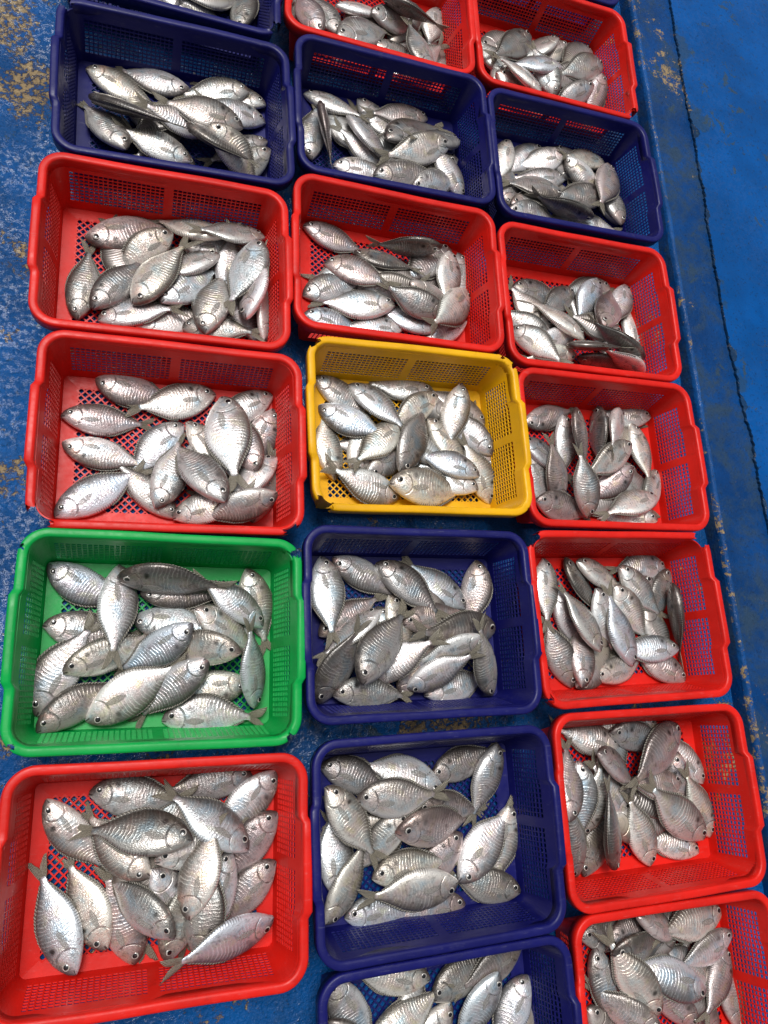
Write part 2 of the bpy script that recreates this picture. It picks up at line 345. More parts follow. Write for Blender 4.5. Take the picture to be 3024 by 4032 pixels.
def wall_mesh(color):
    zb, zt = 0.004, CH - 0.010; rows = [(zb, False), (0.012, False), (0.030, False)]
    z = 0.030
    for k in range(9):
        rows.append((z + 0.0065, True)); rows.append((z + 0.0088, False)); z += 0.0088
    rows += [(zt - 0.006, False), (zt, False)]
    rows = [r for i, r in enumerate(rows) if i == 0 or r[0] > rows[i - 1][0] + 1e-6]
    V = []; O = []; N = None
    for (z, _h) in rows:
        k = (z - zb) / (zt - zb); d = 0.0405 + (0.0182 - 0.0405) * k
        P = ring(d, 9, XS, YS); N = len(P)
        for (x, y, nx, ny, s) in P:
            b = handle(x, y) * max(0.0, (z - 0.085) / (zt - 0.085)) if z > 0.085 else 0.0
            V.append((x + nx * 0.006 * b, y + ny * 0.006 * b, z + 0.006 * b)); O.append((nx * 0.0022, ny * 0.0022, 0))
    # which perimeter gaps carry holes
    flag = [False] * N; i = 0
    for nm, F_ in (('front', XF), ('right', YF), ('back', XF), ('left', YF)):
        for k, h in enumerate(F_): flag[i + k] = h
        i += len(F_) + 1 + 8
    F = []
    for j in range(len(rows) - 1):
        for i in range(N):
            if rows[j + 1][1] and flag[i]: continue
            F.append((j * N + i, j * N + (i + 1) % N, (j + 1) * N + (i + 1) % N, (j + 1) * N + i))
    V2, F2 = shell(V, [f[::-1] for f in F], O)
    return mesh("crate_wall", V2, F2, PL[color], False)
RIM = [(.0200, -.022), (.0178, -.008), (.0168, -.003), (.0150, -.0006), (.011, 0), (.0045, 0), (.0014, -.0010), (.0002, -.0034), (0, -.008), (0.0012, -.028),
       (.0034, -.028), (.0030, -.010), (.005, -.0050), (.009, -.0040), (.0130, -.0050), (.0152, -.011), (.0178, -.022)]
def rim_mesh(color, cuts, seed):
    """cuts: (corner tag, from 0..1, to 0..1, depth) - bits of the lip that have broken off"""
    rnd = random.Random(seed)
    fx = [i / 26 for i in range(27)]; b = CW / 2 - RO; fy = sorted({0, 1, *[(b - y) / (2 * b) for y in (-.12, -.0985, -.086, -.080, -.074, -.05, -.02, .02, .05, .074, .080, .086, .0985, .12) if abs(y) < b]})
    base = ring(0, 12, fx, fy); N = len(base); K = len(RIM); V = []; keep = []
    cidx = {}
    for i, p in enumerate(base): cidx.setdefault(p[4], []).append(i)
    off = {}
    for (tagname, f0, f1, dep) in cuts:
        ids = cidx[tagname]; n = len(ids)
        for k, i in enumerate(ids):
            f = (k + 0.5) / n
            if f0 <= f <= f1: off[i] = dep
    for i, (x, y, nx, ny, s) in enumerate(base):
        h = handle(x, y); wob = noise.noise(Vector((x * 6, y * 6, seed * 3.7))) * 0.0016
        for (d, z) in RIM:
            q = 0.0
            V.append((x - nx * (d - 0.006 * h + q) + wob * nx, y - ny * (d - 0.006 * h + q) + wob * ny, CH + z + 0.006 * h + wob * 0.8))
    F = []
    for i in range(N):
        j = (i + 1) % N
        cut = i in off or j in off and off[j] >= 1.0
        for k in range(K):
            l = (k + 1) % K
            if i in off and (off[i] >= 1.0 or 4 <= k <= 12): continue
            F.append((i * K + k, j * K + k, j * K + l, i * K + l))
    # jag the broken ends
    ends = {i for i in range(N) if (i in off) != ((i - 1) % N in off)}
    for i in ends:
        nx, ny = base[i][2], base[i][3]
        for k in range(K):
            a = rnd.uniform(-0.006, 0.006); x, y, z = V[i * K + k]; V[i * K + k] = (x - ny * a, y + nx * a, z + rnd.uniform(-.002, .002))
    used = sorted({i for f in F for i in f}); rm = {o: k for k, o in enumerate(used)}
    return mesh("crate_rim", [V[i] for i in used], [tuple(rm[i] for i in f) for f in F], PL[color])
def base_mesh(color):
    a, b = CL / 2 - 0.040, CW / 2 - 0.040; zt = 0.0085; ia, ib = a - 0.030, b - 0.026
    V = [(-a, -b, zt), (a, -b, zt), (a, b, zt), (-a, b, zt), (-ia, -ib, zt - .002), (ia, -ib, zt - .002), (ia, ib, zt - .002), (-ia, ib, zt - .002)]
    F = [(0, 1, 5, 4), (1, 2, 6, 5), (2, 3, 7, 6), (3, 0, 4, 7)]
    # diamond lattice of nodes joined by bars
    px, py, w_ = 0.0080, 0.0080, 0.0020; nx, ny = int(ia / px), int(ib / py); idx = {}
    zl = zt - 0.0016
    for i in range(-nx - 1, nx + 2):
        for j in range(-ny - 1, ny + 2):
            if (i + j) % 2: continue
            x, y = i * px, j * py; idx[(i, j)] = len(V); q = len(V)
            V += [(x + w_, y, zl), (x, y + w_, zl), (x - w_, y, zl), (x, y - w_, zl)]; F.append((q, q + 1, q + 2, q + 3))
    for (i, j), q in idx.items():
        r_ = idx.get((i + 1, j + 1))
        if r_ is not None: F.append((q + 1, q, r_ + 3, r_ + 2))
        r_ = idx.get((i + 1, j - 1))
        if r_ is not None: F.append((q, q + 3, r_ + 2, r_ + 1))
    V2, F2 = shell(V, F, [(0, 0, -0.0028)] * len(V))
    return mesh("crate_base", V2, F2, PL[color], False)
WALLS = {c: wall_mesh(c) for c in PL}; BASES = {c: base_mesh(c) for c in PL}
CRATES = [
('L1', 'navy', 0.0467, 1.3342, 0.001, 0.0478, 'navy blue fish crate in the left column, above the first whole red one', ''),
('L2', 'red', 0.0415, 0.9277, 0.001, 0.0243, 'red fish crate in the left column, just below a navy crate', ''),
('C2', 'red', 0.5683, 0.9995, 0.001, 0.0078, 'red fish crate in the middle column, just above the yellow crate', ''),
('R2', 'red', 1.0945, 0.9872, 0.001, 0.0225, 'red fish crate beside the kerb, just below a navy crate', ''),
('L3', 'red', 0.0726, 0.5247, 0.001, 0.0187, 'faded red fish crate with broken front corners, just above the green crate', ''),
('C3', 'yellow', 0.6021, 0.5913, 0.007, 0.0352, 'yellow fish crate with chipped rim corners, the only yellow one', ''),
('R3', 'red', 1.116, 0.5857, 0.001, 0.024, "red fish crate beside the kerb, partly under the yellow crate's rim", ''),
('L4', 'green', 0.0715, 0.1245, 0.001, 0.0, 'green fish crate with cracked rim corners, the only green one', ''),
('C4', 'navy', 0.5944, 0.1625, 0.001, 0.0204, 'navy blue fish crate standing beside the green crate, below the yellow one', ''),
('R4', 'red', 1.1124, 0.1815, 0.001, 0.0392, 'red fish crate beside the kerb with both back rim corners broken off', ''),
('L5', 'red', 0.0835, -0.2848, 0.001, 0.0009, 'red fish crate in the left column, just below the green crate', ''),
('C5', 'navy', 0.61, -0.2582, 0.005, 0.0264, 'navy blue fish crate in the middle column, between two other navy crates', ''),
('R5', 'red', 1.1375, -0.2253, 0.001, 0.0216, 'red fish crate in the right column, second from the bottom', ''),
('C1', 'navy', 0.5715, 1.4047, 0.004, 0.0254, 'navy blue fish crate in the middle column between two red crates', ''),
('R1', 'navy', 1.092, 1.3983, 0.006, 0.0291, 'navy blue fish crate beside the kerb, between two red crates', ''),
('R0', 'red', 1.0672, 1.8062, 0.001, 0.0179, 'red fish crate with a torn front corner, top of the right column', ''),
('C0', 'red', 0.5424, 1.8034, 0.001, 0.0, 'red fish crate in the middle column, cut off above a navy crate', ''),
('L0', 'navy', 0.0151, 1.7575, 0.001, 0.0, 'navy blue fish crate with a broken corner, cut off above the left column', ''),
('C6', 'navy', 0.621, -0.6579, 0.001, 0.0261, 'navy blue fish crate lowest in the middle column, cut off by the photo', ''),
('R6', 'red', 1.1441, -0.6254, 0.001, 0.0086, 'red fish crate lowest in the right column, cut off by the photo', ''),
('R9', 'navy', 1.0552, 2.2142, 0.001, 0.0179, 'navy blue fish crate beside the kerb, only its front rim showing', '')]
CUTS = {'L3': [('fl', .1, .95, 1), ('fr', .05, .55, .5)], 'C3': [('bl', .25, .6, .5), ('fl', .3, .85, 1), ('br', .15, .4, .5), ('br', .75, .9, .5), ('fr', .45, .55, .5)],
        'L4': [('bl', .7, .95, .5), ('br', .2, .45, 1), ('fl', .35, .5, .5), ('fr', .3, .5, .5)], 'R0': [('fr', .2, .75, 1)], 'L0': [('fr', .35, .9, 1)],
        'L1': [('bl', .3, .6, 1)], 'R4': [('bl', .2, .8, 1), ('br', .15, .8, 1), ('fl', .3, .45, .5)]}
for k, (cid, c, x, y, z, a, label, grp) in enumerate(CRATES):
    e = bpy.data.objects.new("fish_crate", None); e.empty_display_size = 0.05; col.objects.link(e)
    e.location = (x, y, z); e.rotation_euler = (0, 0, a)
    tag(e, label, "crate", "plastic fish crates set out in rows")
    link("rim", rim_mesh(c, CUTS.get(cid, []), k), e); link("wall", WALLS[c], e); link("base", BASES[c], e)

# ---------------------------------------------------------------- fish
PXS = [0, .012, .03, .055, .08, .115, .15, .20, .25, .30, .35, .40, .45, .50, .55, .60, .65, .70, .745, .78, .81, .835]
def interp(x, xs, ys):
    for (a, ya), (b, yb) in zip(zip(xs, ys), zip(xs[1:], ys[1:])):
        if x <= b:
            t = (x - a) / (b - a); return ya + (yb - ya) * t
    return ys[-1]
KX = [0, .03, .08, .15, .25, .35, .45, .55, .65, .72, .78, .835]
KT = [.014, .066, .112, .158, .194, .206, .198, .166, .110, .070, .040, .031]
KB = [.014, .048, .086, .128, .168, .188, .188, .162, .106, .064, .037, .030]
KZ = [.010, .034, .051, .060, .069, .069, .061, .049, .036, .026, .017, .009]
def bend(p, bz, by):
    t = max(0.0, p[0] - 0.33); h = min(0.0, p[0] - 0.33)
    return (p[0] - abs(bz) * t * t * 0.2, p[1] + by * (t * t + 0.4 * h * h), p[2] + bz * (t * t + 0.35 * h * h))
def fish_meshes(bz, by, mouth, fan, seed):
    rnd = random.Random(seed); NR = 26; V = []; UV = []; F = []
    for si, x in enumerate(PXS):
        t, b, th = interp(x, KX, KT), interp(x, KX, KB), interp(x, KX, KZ)
        for k in range(NR):
            a = 2 * math.pi * k / NR; s, c_ = math.sin(a), math.cos(a)
            y = (t if s > 0 else b) * s; z = th * math.copysign(abs(c_) ** 0.82, c_)
            if .10 < x < .215 and abs(s) < .8: z *= 1.05                 # gill cover
            if x < 0.06 and -0.75 < s < -0.1 and mouth: y -= mouth * (0.06 - x)      # dropped jaw
            V.append(bend((x, y, z), bz, by)); UV.append((x, s))
    n = len(PXS)
    for i in range(n - 1):
        for k in range(NR): F.append((i * NR + k, i * NR + (k + 1) % NR, (i + 1) * NR + (k + 1) % NR, (i + 1) * NR + k))
    F.append(tuple(range(NR))[::-1]); F.append(tuple((n - 1) * NR + k for k in range(NR)))
    F = [f[::-1] for f in F]
    out = {'body': mesh("fish_body", V, F, M_FISH, True, UV)}
    for sgn in (1, -1):                                                  # eyes
        ex, ey, er = .094, .038, .036; V, UV, F = [], [], []
        zc = interp(ex, KX, KZ) * 0.93
        for i in range(7):
            ph = i / 6 * math.pi / 2
            for k in range(16):
                a = 2 * math.pi * k / 16; rr = er * math.sin(ph)
                V.append(bend((ex + rr * math.cos(a), ey + rr * math.sin(a), sgn * (zc - 0.003 + 0.014 * math.cos(ph))), bz, by)); UV.append((math.sin(ph), 0))
        for i in range(6):
            for k in range(16):
                f = (i * 16 + k, i * 16 + (k + 1) % 16, (i + 1) * 16 + (k + 1) % 16, (i + 1) * 16 + k)
                F.append(f if sgn < 0 else f[::-1])
        out['eye', sgn] = mesh("fish_eye", V, F, M_EYE, True, UV)
    # tail fin : forked fan
    V, UV, F = [], [], []; rows, cols_ = 7, 13
    for i in range(rows):
        f = i / (rows - 1)
        for k in range(cols_):
            v = -1 + 2 * k / (cols_ - 1); reach = 0.085 + 0.115 * abs(v) ** 0.9
            hw = .033 + (fan * (0.30 + 0.70 * abs(v)) - .033) * f ** 0.8
            x = .815 + reach * f + (rnd.uniform(-.012, .006) if i == rows - 1 else 0)
            V.append(bend((x, v * hw, 0.006 * math.sin(v * 5 + seed) * f), bz, by)); UV.append((f, v))
    for i in range(rows - 1):
        for k in range(cols_ - 1): F.append((i * cols_ + k, i * cols_ + k + 1, (i + 1) * cols_ + k + 1, (i + 1) * cols_ + k))
    def thick(name, V, F, UV, mat, th):
        n0 = len(V); V2, F2 = shell(V, F, [(0, 0, th)] * n0)
        return mesh(name, V2, F2, mat, True, UV + UV)
    out['tail'] = thick("fish_tail_fin", V, F, UV, M_TAIL, 0.004)
    # pectoral fins, folded back along the flank
    for sgn in (1, -1):
        V, UV, F = [], [], []; ang = rnd.uniform(-12, 22)
        for i in range(6):
            f = i / 5
            for k in range(5):
                v = -1 + 2 * k / 4; hw = (0.008 + 0.022 * math.sin(math.pi * min(1, f * .82 + .1))) * (1 if f < .99 else .45)
                x0, y0 = 0.17 * f, v * hw; c_, s_ = math.cos(R(-ang)), math.sin(R(-ang))
                x, y = .222 + x0 * c_ - y0 * s_, -.028 + x0 * s_ + y0 * c_
                tt = interp(x, KX, KT if y > 0 else KB); z = interp(x, KX, KZ) * max(0, 1 - (y / tt) ** 2) ** .41
                V.append(bend((x, y, sgn * (z + 0.0015 + 0.004 * f)), bz, by)); UV.append((f, v * .7))
        for i in range(5):
            for k in range(4):
                f = (i * 5 + k, i * 5 + k + 1, (i + 1) * 5 + k + 1, (i + 1) * 5 + k); F.append(f)
        out['pec', sgn] = thick("fish_pectoral_fin", V, F, UV, M_PEC, 0.002 * sgn)
    # dorsal and anal fins : low, mostly folded
    for nm, x0, x1, K_, s, hh in (('dorsal', .27, .77, KT, 1, .011), ('anal', .47, .76, KB, -1, .010)):
        V, UV, F = [], [], []; nn = 20
        for i in range(nn + 1):
            f = i / nn; x = x0 + (x1 - x0) * f; y = interp(x, KX, K_); h = hh * math.sin(math.pi * min(1, .12 + f * .9)) ** .6 * (1 + .25 * (i % 2))
            for k, fr in enumerate((-.2, .5, 1.0)): V.append(bend((x + .020 * fr, s * (y + h * fr), 0), bz, by)); UV.append((fr, f * 2.2))
        for i in range(nn):
            for k in range(2): F.append((i * 3 + k, i * 3 + k + 1, (i + 1) * 3 + k + 1, (i + 1) * 3 + k))
        out[nm] = thick("fish_%s_fin" % nm, V, F, UV, M_DOR, 0.004)
    return out
VAR = [fish_meshes(*a) for a in ((.0, .0, 0, .105, 1), (.16, .06, .0, .12, 2), (-.16, -.05, .25, .09, 3), (.10, -.14, 0, .075, 4), (-.10, .15, .35, .115, 5), (.26, .02, 0, .10, 6), (-.26, -.03, 0, .085, 7), (.04, .20, .2, .12, 8), (.30, -.12, 0, .095, 9), (-.30, .10, .3, .11, 10), (.12, .26, 0, .07, 11), (-.06, -.22, .15, .125, 12))]
TONE = {'p': (1.12, 1.11, 1.09), 'g': (.76, .75, .735), 'd': (.50, .475, .455), 'k': (.74, .64, .625), 'v': (.90, .96, 1.02), 'w': (1.04, 1.01, .93)}
FISH = [
(0.0179, 1.6715, 0.0256, 0.188, 0.0306, 0.1115, 0.9933, -0.0034, 'g', 0, "grey fish, head right, by front wall of left column's first navy crate"),
(0.073, 1.4552, 0.0256, 0.188, 0.0381, -0.0307, 0.0012, 0.9988, 'p', 11, "pale silver fish, head right, by back wall of left column's second navy crate"),
(0.1292, 1.3356, 0.0297, 0.188, -0.1581, -0.0106, 0.9817, 0.1053, 'p', 7, "pale silver fish, head lower right, at centre of left column's second navy crate"),
(0.2655, 1.3587, 0.0256, 0.188, 0.0296, -0.2733, 0.9614, 0.0084, 'd', 0, "dark grey fish, head right, by right wall of left column's second navy crate"),
(0.2692, 1.3238, 0.0421, 0.188, 0.0065, -0.4167, 0.8942, 0.1635, 'g', 3, "grey fish, head upper right, in front right corner of left column's second navy crate"),
(0.2605, 1.4631, 0.0256, 0.188, 0.0307, 0.077, 0.9965, -0.0024, 'w', 7, "straw silver fish, head lower right, in back right corner of left column's second navy crate"),
(0.5049, 1.56, 0.0199, 0.188, 0.9162, -0.0044, -0.0112, -0.4006, 'g', 0, "grey fish, head upper left, by back wall of middle column's first navy crate"),
(0.7938, 1.3096, 0.0288, 0.188, -0.1505, 0.3975, 0.9012, 0.0849, 'p', 3, "pale silver fish, head down, by right wall of middle column's first navy crate"),
(0.0732, 1.021, 0.0256, 0.188, 0.9945, 0.0751, -0.0127, 0.0719, 'p', 4, "pale silver fish, head left, in back right corner of left column's first red crate"),
(0.1777, 0.9059, 0.016, 0.188, -0.1079, 0.712, 0.6917, 0.0549, 'g', 0, "grey fish, head down, by right wall of left column's first red crate"),
(0.786, 0.9477, 0.0256, 0.188, 0.0294, -0.289, 0.9568, 0.0089, 'p', 3, "pale silver fish, head upper right, in front right corner of middle column's second red crate"),
(1.3316, 0.7383, 0.0256, 0.188, 0.0309, -0.0338, 0.9989, -0.0013, 'g', 7, "grey fish, head right, in back right corner of right column's third red crate"),
(1.2355, -0.0671, 0.0256, 0.188, 0.0308, -0.0116, 0.9994, 0.0004, 'p', 0, "pale silver fish, head right, by back wall of right column's fifth red crate"),
(-0.0017, 1.7019, 0.0319, 0.188, 0.9955, 0.081, 0.0461, -0.0189, 'v', 11, "bluish silver fish, head left, by front wall of left column's first navy crate"),
(-0.1603, 1.4574, 0.016, 0.1934, 0.9805, 0.0027, -0.0005, -0.1964, 'w', 4, "straw silver fish, head upper left, in back left corner of left column's second navy crate"),
(0.216, 1.4794, 0.0421, 0.1932, 0.0441, -0.1315, 0.9873, 0.0771, 'g', 0, "grey fish, head right, in back right corner of left column's second navy crate"),
(-0.0578, 1.2289, 0.053, 0.1931, 0.0929, 0.4486, 0.8882, -0.0366, 'g', 3, "grey fish, head lower right, by left wall of left column's second navy crate"),
(0.2615, 1.4183, 0.016, 0.188, -0.1334, -0.0583, 0.9881, 0.05, 'p', 7, "pale silver fish, head right, in back right corner of left column's second navy crate"),
(0.0842, 1.2394, 0.0417, 0.188, -0.0209, 0.1251, 0.9844, 0.1224, 'p', 0, "pale silver fish, head lower right, by front wall of left column's second navy crate"),
(0.4383, 1.6972, 0.0742, 0.188, 0.1385, 0.5, 0.8509, 0.0816, 'd', 3, "dark grey fish, head lower right, by left wall of middle column's topmost red crate"),
(0.4412, 1.8319, 0.0378, 0.188, 0.9752, -0.2093, -0.0152, 0.0707, 'p', 4, "pale silver fish, head left, at centre of middle column's topmost red crate"),
(0.7583, 1.9599, 0.016, 0.188, 0.6188, -0.0215, -0.0145, -0.7851, 'w', 0, "straw silver fish, head up, in back right corner of middle column's topmost red crate"),
(0.5406, 1.7246, 0.052, 0.188, 0.9974, -0.0261, 0.0138, -0.0662, 'd', 11, "dark grey fish, head upper left, by front wall of middle column's topmost red crate"),
(0.6233, 1.6428, 0.0494, 0.2006, 0.9023, 0.2111, 0.0346, 0.3742, 'p', 4, "pale silver fish, head lower left, in front right corner of middle column's topmost red crate"),
(0.3591, 1.5378, 0.016, 0.188, 0.9767, -0.1044, -0.0661, -0.1753, 'p', 0, "pale silver fish, head left, in back left corner of middle column's first navy crate"),
(0.3772, 1.3393, 0.016, 0.188, 0.7143, 0.0181, -0.0185, 0.6994, 'g', 11, "grey fish, head down, by left wall of middle column's first navy crate"),
(0.5876, 1.354, 0.0261, 0.188, -0.0925, 0.1737, 0.9765, 0.0878, 'p', 7, "pale silver fish, head lower right, at centre of middle column's first navy crate"),
(0.7087, 1.5558, 0.016, 0.2087, -0.0617, -0.1352, 0.9888, -0.0161, 'k', 0, "pinkish grey fish, head right, by back wall of middle column's first navy crate"),
(0.5617, 1.4076, 0.072, 0.238, 0.9417, -0.1009, 0.0541, 0.3165, 'd', 11, "dark grey fish, head left, by back wall of middle column's first navy crate"),
(0.4301, 1.3178, 0.0394, 0.188, 0.998, 0.0634, 0.0002, 0.0031, 'p', 4, "pale silver fish, head left, by front wall of middle column's first navy crate"),
(0.9717, 1.7489, 0.041, 0.188, 0.072, 0.4312, 0.8978, 0.0528, 'g', 0, "grey fish, head lower right, by left wall of right column's first red crate"),
(1.0989, 1.7022, 0.0635, 0.188, 0.0785, 0.5568, 0.8026, 0.199, 'g', 3, "grey fish, head lower right, at centre of right column's first red crate"),
(0.9176, 1.7494, 0.0507, 0.188, 0.9495, 0.1085, 0.068, -0.2866, 'p', 4, "pale silver fish, head left, in front left corner of right column's first red crate"),
(0.9434, 1.3211, 0.0203, 0.188, 0.7149, -0.0118, 0.0121, 0.699, 'd', 0, "dark grey fish, head down, by left wall of right column's large navy crate"),
(1.0709, 1.5543, 0.016, 0.2021, -0.0057, -0.3401, 0.9404, -0.0016, 'g', 3, "grey fish, head upper right, in back left corner of right column's large navy crate"),
(1.1267, 1.5221, 0.0469, 0.188, 0.0717, -0.2085, 0.9734, 0.0625, 'p', 7, "pale silver fish, head right, by back wall of right column's large navy crate"),
(1.2837, 1.5575, 0.016, 0.1979, -0.1041, -0.1433, 0.9808, -0.0813, 'w', 0, "straw silver fish, head right, in back right corner of right column's large navy crate"),
(-0.1303, 0.9998, 0.0266, 0.2277, 0.0315, 0.9805, 0.1927, -0.0219, 'k', 3, "pinkish grey fish, head left, in back left corner of left column's first red crate"),
(0.1668, 1.0414, 0.0627, 0.188, 0.1029, 0.1309, 0.9659, -0.1984, 'w', 7, "straw silver fish, head right, by back wall of left column's first red crate"),
(0.26, 1.0717, 0.0434, 0.188, -0.0851, -0.1221, 0.9709, -0.1879, 'g', 0, "grey fish, head right, in back right corner of left column's first red crate"),
(0.051, 1.044, 0.0409, 0.1958, -0.0076, -0.3775, 0.9091, 0.1762, 'w', 3, "straw silver fish, head upper right, by back wall of left column's first red crate"),
(-0.1335, 0.8075, 0.016, 0.1979, 0.747, 0.0124, -0.0139, 0.6645, 'd', 4, "dark grey fish, head down, by left wall of left column's first red crate"),
(-0.0157, 0.8094, 0.0203, 0.188, 0.9855, -0.0022, 0.0167, 0.1686, 'p', 0, "pale silver fish, head left, by front wall of left column's first red crate"),
(-0.0929, 0.814, 0.016, 0.188, 0.9824, -0.0658, -0.0983, 0.1446, 'g', 11, "grey fish, head left, by front wall of left column's first red crate"),
(0.0343, 0.8609, 0.0476, 0.188, 0.9361, 0.0207, 0.0524, 0.3472, 'v', 4, "bluish silver fish, head lower left, at centre of left column's first red crate"),
(0.1801, 0.9452, 0.0362, 0.188, 0.8485, 0.0206, 0.0565, -0.5257, 'd', 0, "dark grey fish, head up, in front right corner of left column's first red crate"),
(0.2616, 0.7998, 0.0433, 0.188, -0.319, 0.637, 0.6275, -0.3143, 'p', 11, "belly-up pale fish, head down, in front right corner of left column's first red crate"),
(0.3576, 1.1408, 0.0203, 0.188, 0.9904, 0.0023, 0.0167, -0.1374, 'k', 4, "pinkish grey fish, head upper left, in back left corner of middle column's second red crate"),
(0.3577, 0.9495, 0.016, 0.188, 0.9791, 0.0427, -0.0229, 0.1977, 'g', 0, "grey fish, head left, by left wall of middle column's second red crate"),
(0.359, 0.9004, 0.0203, 0.188, 0.9965, 0.0014, 0.0168, -0.0823, 'v', 11, "bluish silver fish, head left, in front left corner of middle column's second red crate"),
(0.6152, 0.902, 0.016, 0.188, -0.0175, -0.0939, 0.9954, -0.0033, 'p', 7, "lower pale silver fish, head right, by front wall of middle column's second red crate"),
(0.6977, 0.9005, 0.0268, 0.188, 0.0116, 0.1484, 0.9879, -0.0441, 'v', 0, "bluish silver fish, head right, by front wall of middle column's second red crate"),
(0.7558, 1.1575, 0.016, 0.2331, -0.0655, -0.3577, 0.9303, -0.0478, 'd', 3, "dark grey fish, head upper right, in back right corner of middle column's second red crate"),
(0.7774, 1.1465, 0.0203, 0.188, 0.7193, 0.0117, 0.0121, -0.6945, 'g', 4, "grey fish, head up, in back right corner of middle column's second red crate"),
(0.933, 1.0756, 0.0207, 0.1918, 0.9987, -0.0011, 0.0175, -0.0476, 'd', 0, "dark grey fish, head left, in back left corner of right column's second red crate"),
(1.315, 0.926, 0.0203, 0.188, 0.0121, 0.6973, 0.7166, -0.0118, 'w', 3, "straw silver fish, head down, by right wall of right column's second red crate"),
(1.0271, 0.9484, 0.0412, 0.188, 0.0866, 0.4079, 0.9087, 0.0177, 'p', 7, "pale silver fish, head lower right, by left wall of right column's second red crate"),
(1.1277, 1.094, 0.0173, 0.188, -0.1151, -0.3087, 0.942, 0.0643, 'd', 0, "dark grey fish, head upper right, by back wall of right column's second red crate"),
(-0.0881, 0.6731, 0.0203, 0.188, -0.0017, 0.9947, -0.1013, -0.0168, 'k', 3, "upper pinkish grey fish, head left, in back left corner of left column's second red crate"),
(-0.1476, 0.5852, 0.0206, 0.1909, 0.9997, 0.0003, 0.0173, -0.0184, 'k', 4, "lower pinkish grey fish, head left, in back left corner of left column's second red crate"),
(-0.1412, 0.5276, 0.0196, 0.188, -0.0029, 0.9944, -0.1051, -0.0146, 'p', 0, "pale silver fish, head left, by left wall of left column's second red crate"),
(0.0949, 0.5946, 0.016, 0.188, 0.0005, -0.412, 0.9112, 0.0015, 'v', 3, "bluish silver fish, head upper right, at centre of left column's second red crate"),
(0.1015, 0.5948, 0.028, 0.188, 0.894, -0.0826, -0.0128, -0.4402, 'w', 4, "straw silver fish, head upper left, by right wall of left column's second red crate"),
(0.0871, 0.3828, 0.016, 0.188, -0.0026, 0.3639, 0.9314, 0.0028, 'g', 0, "lower grey fish, head lower right, by front wall of left column's second red crate"),
(0.2883, 0.6853, 0.016, 0.188, -0.029, -0.2971, 0.9544, -0.009, 'p', 3, "pale silver fish, head upper right, in back right corner of left column's second red crate"),
(0.2898, 0.6467, 0.0251, 0.188, 0.5668, 0.02, 0.0228, -0.8233, 'k', 4, "pinkish grey fish, head upper right, by right wall of left column's second red crate"),
(0.2463, 0.3804, 0.0235, 0.188, 0.7843, 0.0849, 0.0359, 0.6135, 'd', 0, "dark grey fish, head lower left, in front right corner of left column's second red crate"),
(0.2938, 0.5296, 0.0376, 0.188, 0.0148, -0.3868, 0.8958, -0.2184, 'p', 3, "pale silver fish, head upper right, in front right corner of left column's second red crate"),
(0.3842, 0.7387, 0.0203, 0.188, 0.9636, 0.0045, 0.0162, -0.2668, 'g', 4, 'grey fish, head upper left, in back left corner of yellow crate'),
(0.6803, 0.7333, 0.0262, 0.188, 0.0308, 0.0297, 0.9976, -0.054, 'g', 0, 'grey fish, head right, by back wall of yellow crate'),
(0.4762, 0.5045, 0.0223, 0.188, 0.0452, 0.7992, 0.598, 0.0413, 'w', 3, 'lower straw silver fish, head down, by left wall of yellow crate'),
(0.504, 0.5119, 0.0333, 0.188, -0.1299, 0.9481, 0.2756, -0.0915, 'g', 7, 'grey fish, head lower left, at centre of yellow crate'),
(0.8246, 0.5789, 0.0439, 0.188, 0.1147, 0.3641, 0.9136, 0.1404, 'g', 0, 'grey fish, head lower right, by right wall of yellow crate'),
(0.8254, 0.4622, 0.016, 0.188, -0.0554, 0.542, 0.8346, 0.0811, 'w', 3, 'straw silver fish, head down, in front right corner of yellow crate'),
(0.5882, 0.6429, 0.0299, 0.188, -0.0311, -0.4135, 0.9003, -0.1326, 'w', 7, 'straw silver fish, head upper right, at centre of yellow crate'),
(0.6658, 0.6644, 0.0241, 0.188, 0.8916, -0.0527, -0.0137, -0.4495, 'w', 0, 'straw silver fish, head upper left, by right wall of yellow crate'),
(0.6929, 0.7256, 0.031, 0.188, -0.0572, -0.3087, 0.9462, 0.0783, 'w', 3, 'straw silver fish, head upper right, by back wall of yellow crate'),
(0.7841, 0.4879, 0.037, 0.188, 0.0641, 0.1563, 0.9855, 0.0165, 'p', 7, 'pale silver fish, head right, in front right corner of yellow crate'),
(0.9336, 0.6816, 0.0203, 0.188, 0.0029, 0.9853, 0.1699, -0.0166, 'k', 0, "pinkish grey fish, head left, in back left corner of right column's third red crate"),
(1.0523, 0.7169, 0.0269, 0.188, 0.7081, 0.0089, 0.0396, -0.7049, 'p', 11, "pale silver fish, head up, by back wall of right column's third red crate"),
(1.1526, 0.7461, 0.0375, 0.188, -0.486, -0.4707, 0.4929, 0.5472, 'd', 7, "dark edge-on fish, head up, by back wall of right column's third red crate"),
(1.2197, 0.7471, 0.037, 0.1955, -0.4425, 0.2623, -0.1206, 0.849, 'p', 0, "belly-up pale fish, head up, by back wall of right column's third red crate"),
(1.2212, 0.5747, 0.0629, 0.188, -0.3183, -0.1366, 0.007, 0.9381, 'k', 11, "pinkish grey fish, head upper right, by front wall of right column's third red crate"),
(1.3345, 0.5876, 0.0188, 0.188, -0.1592, -0.4802, 0.8601, 0.0654, 'p', 7, "pale silver fish, head up, in front right corner of right column's third red crate"),
(0.9415, 0.6086, 0.0203, 0.188, 0.7892, 0.0103, 0.0133, -0.6139, 'g', 0, "grey fish, head up, by left wall of right column's third red crate"),
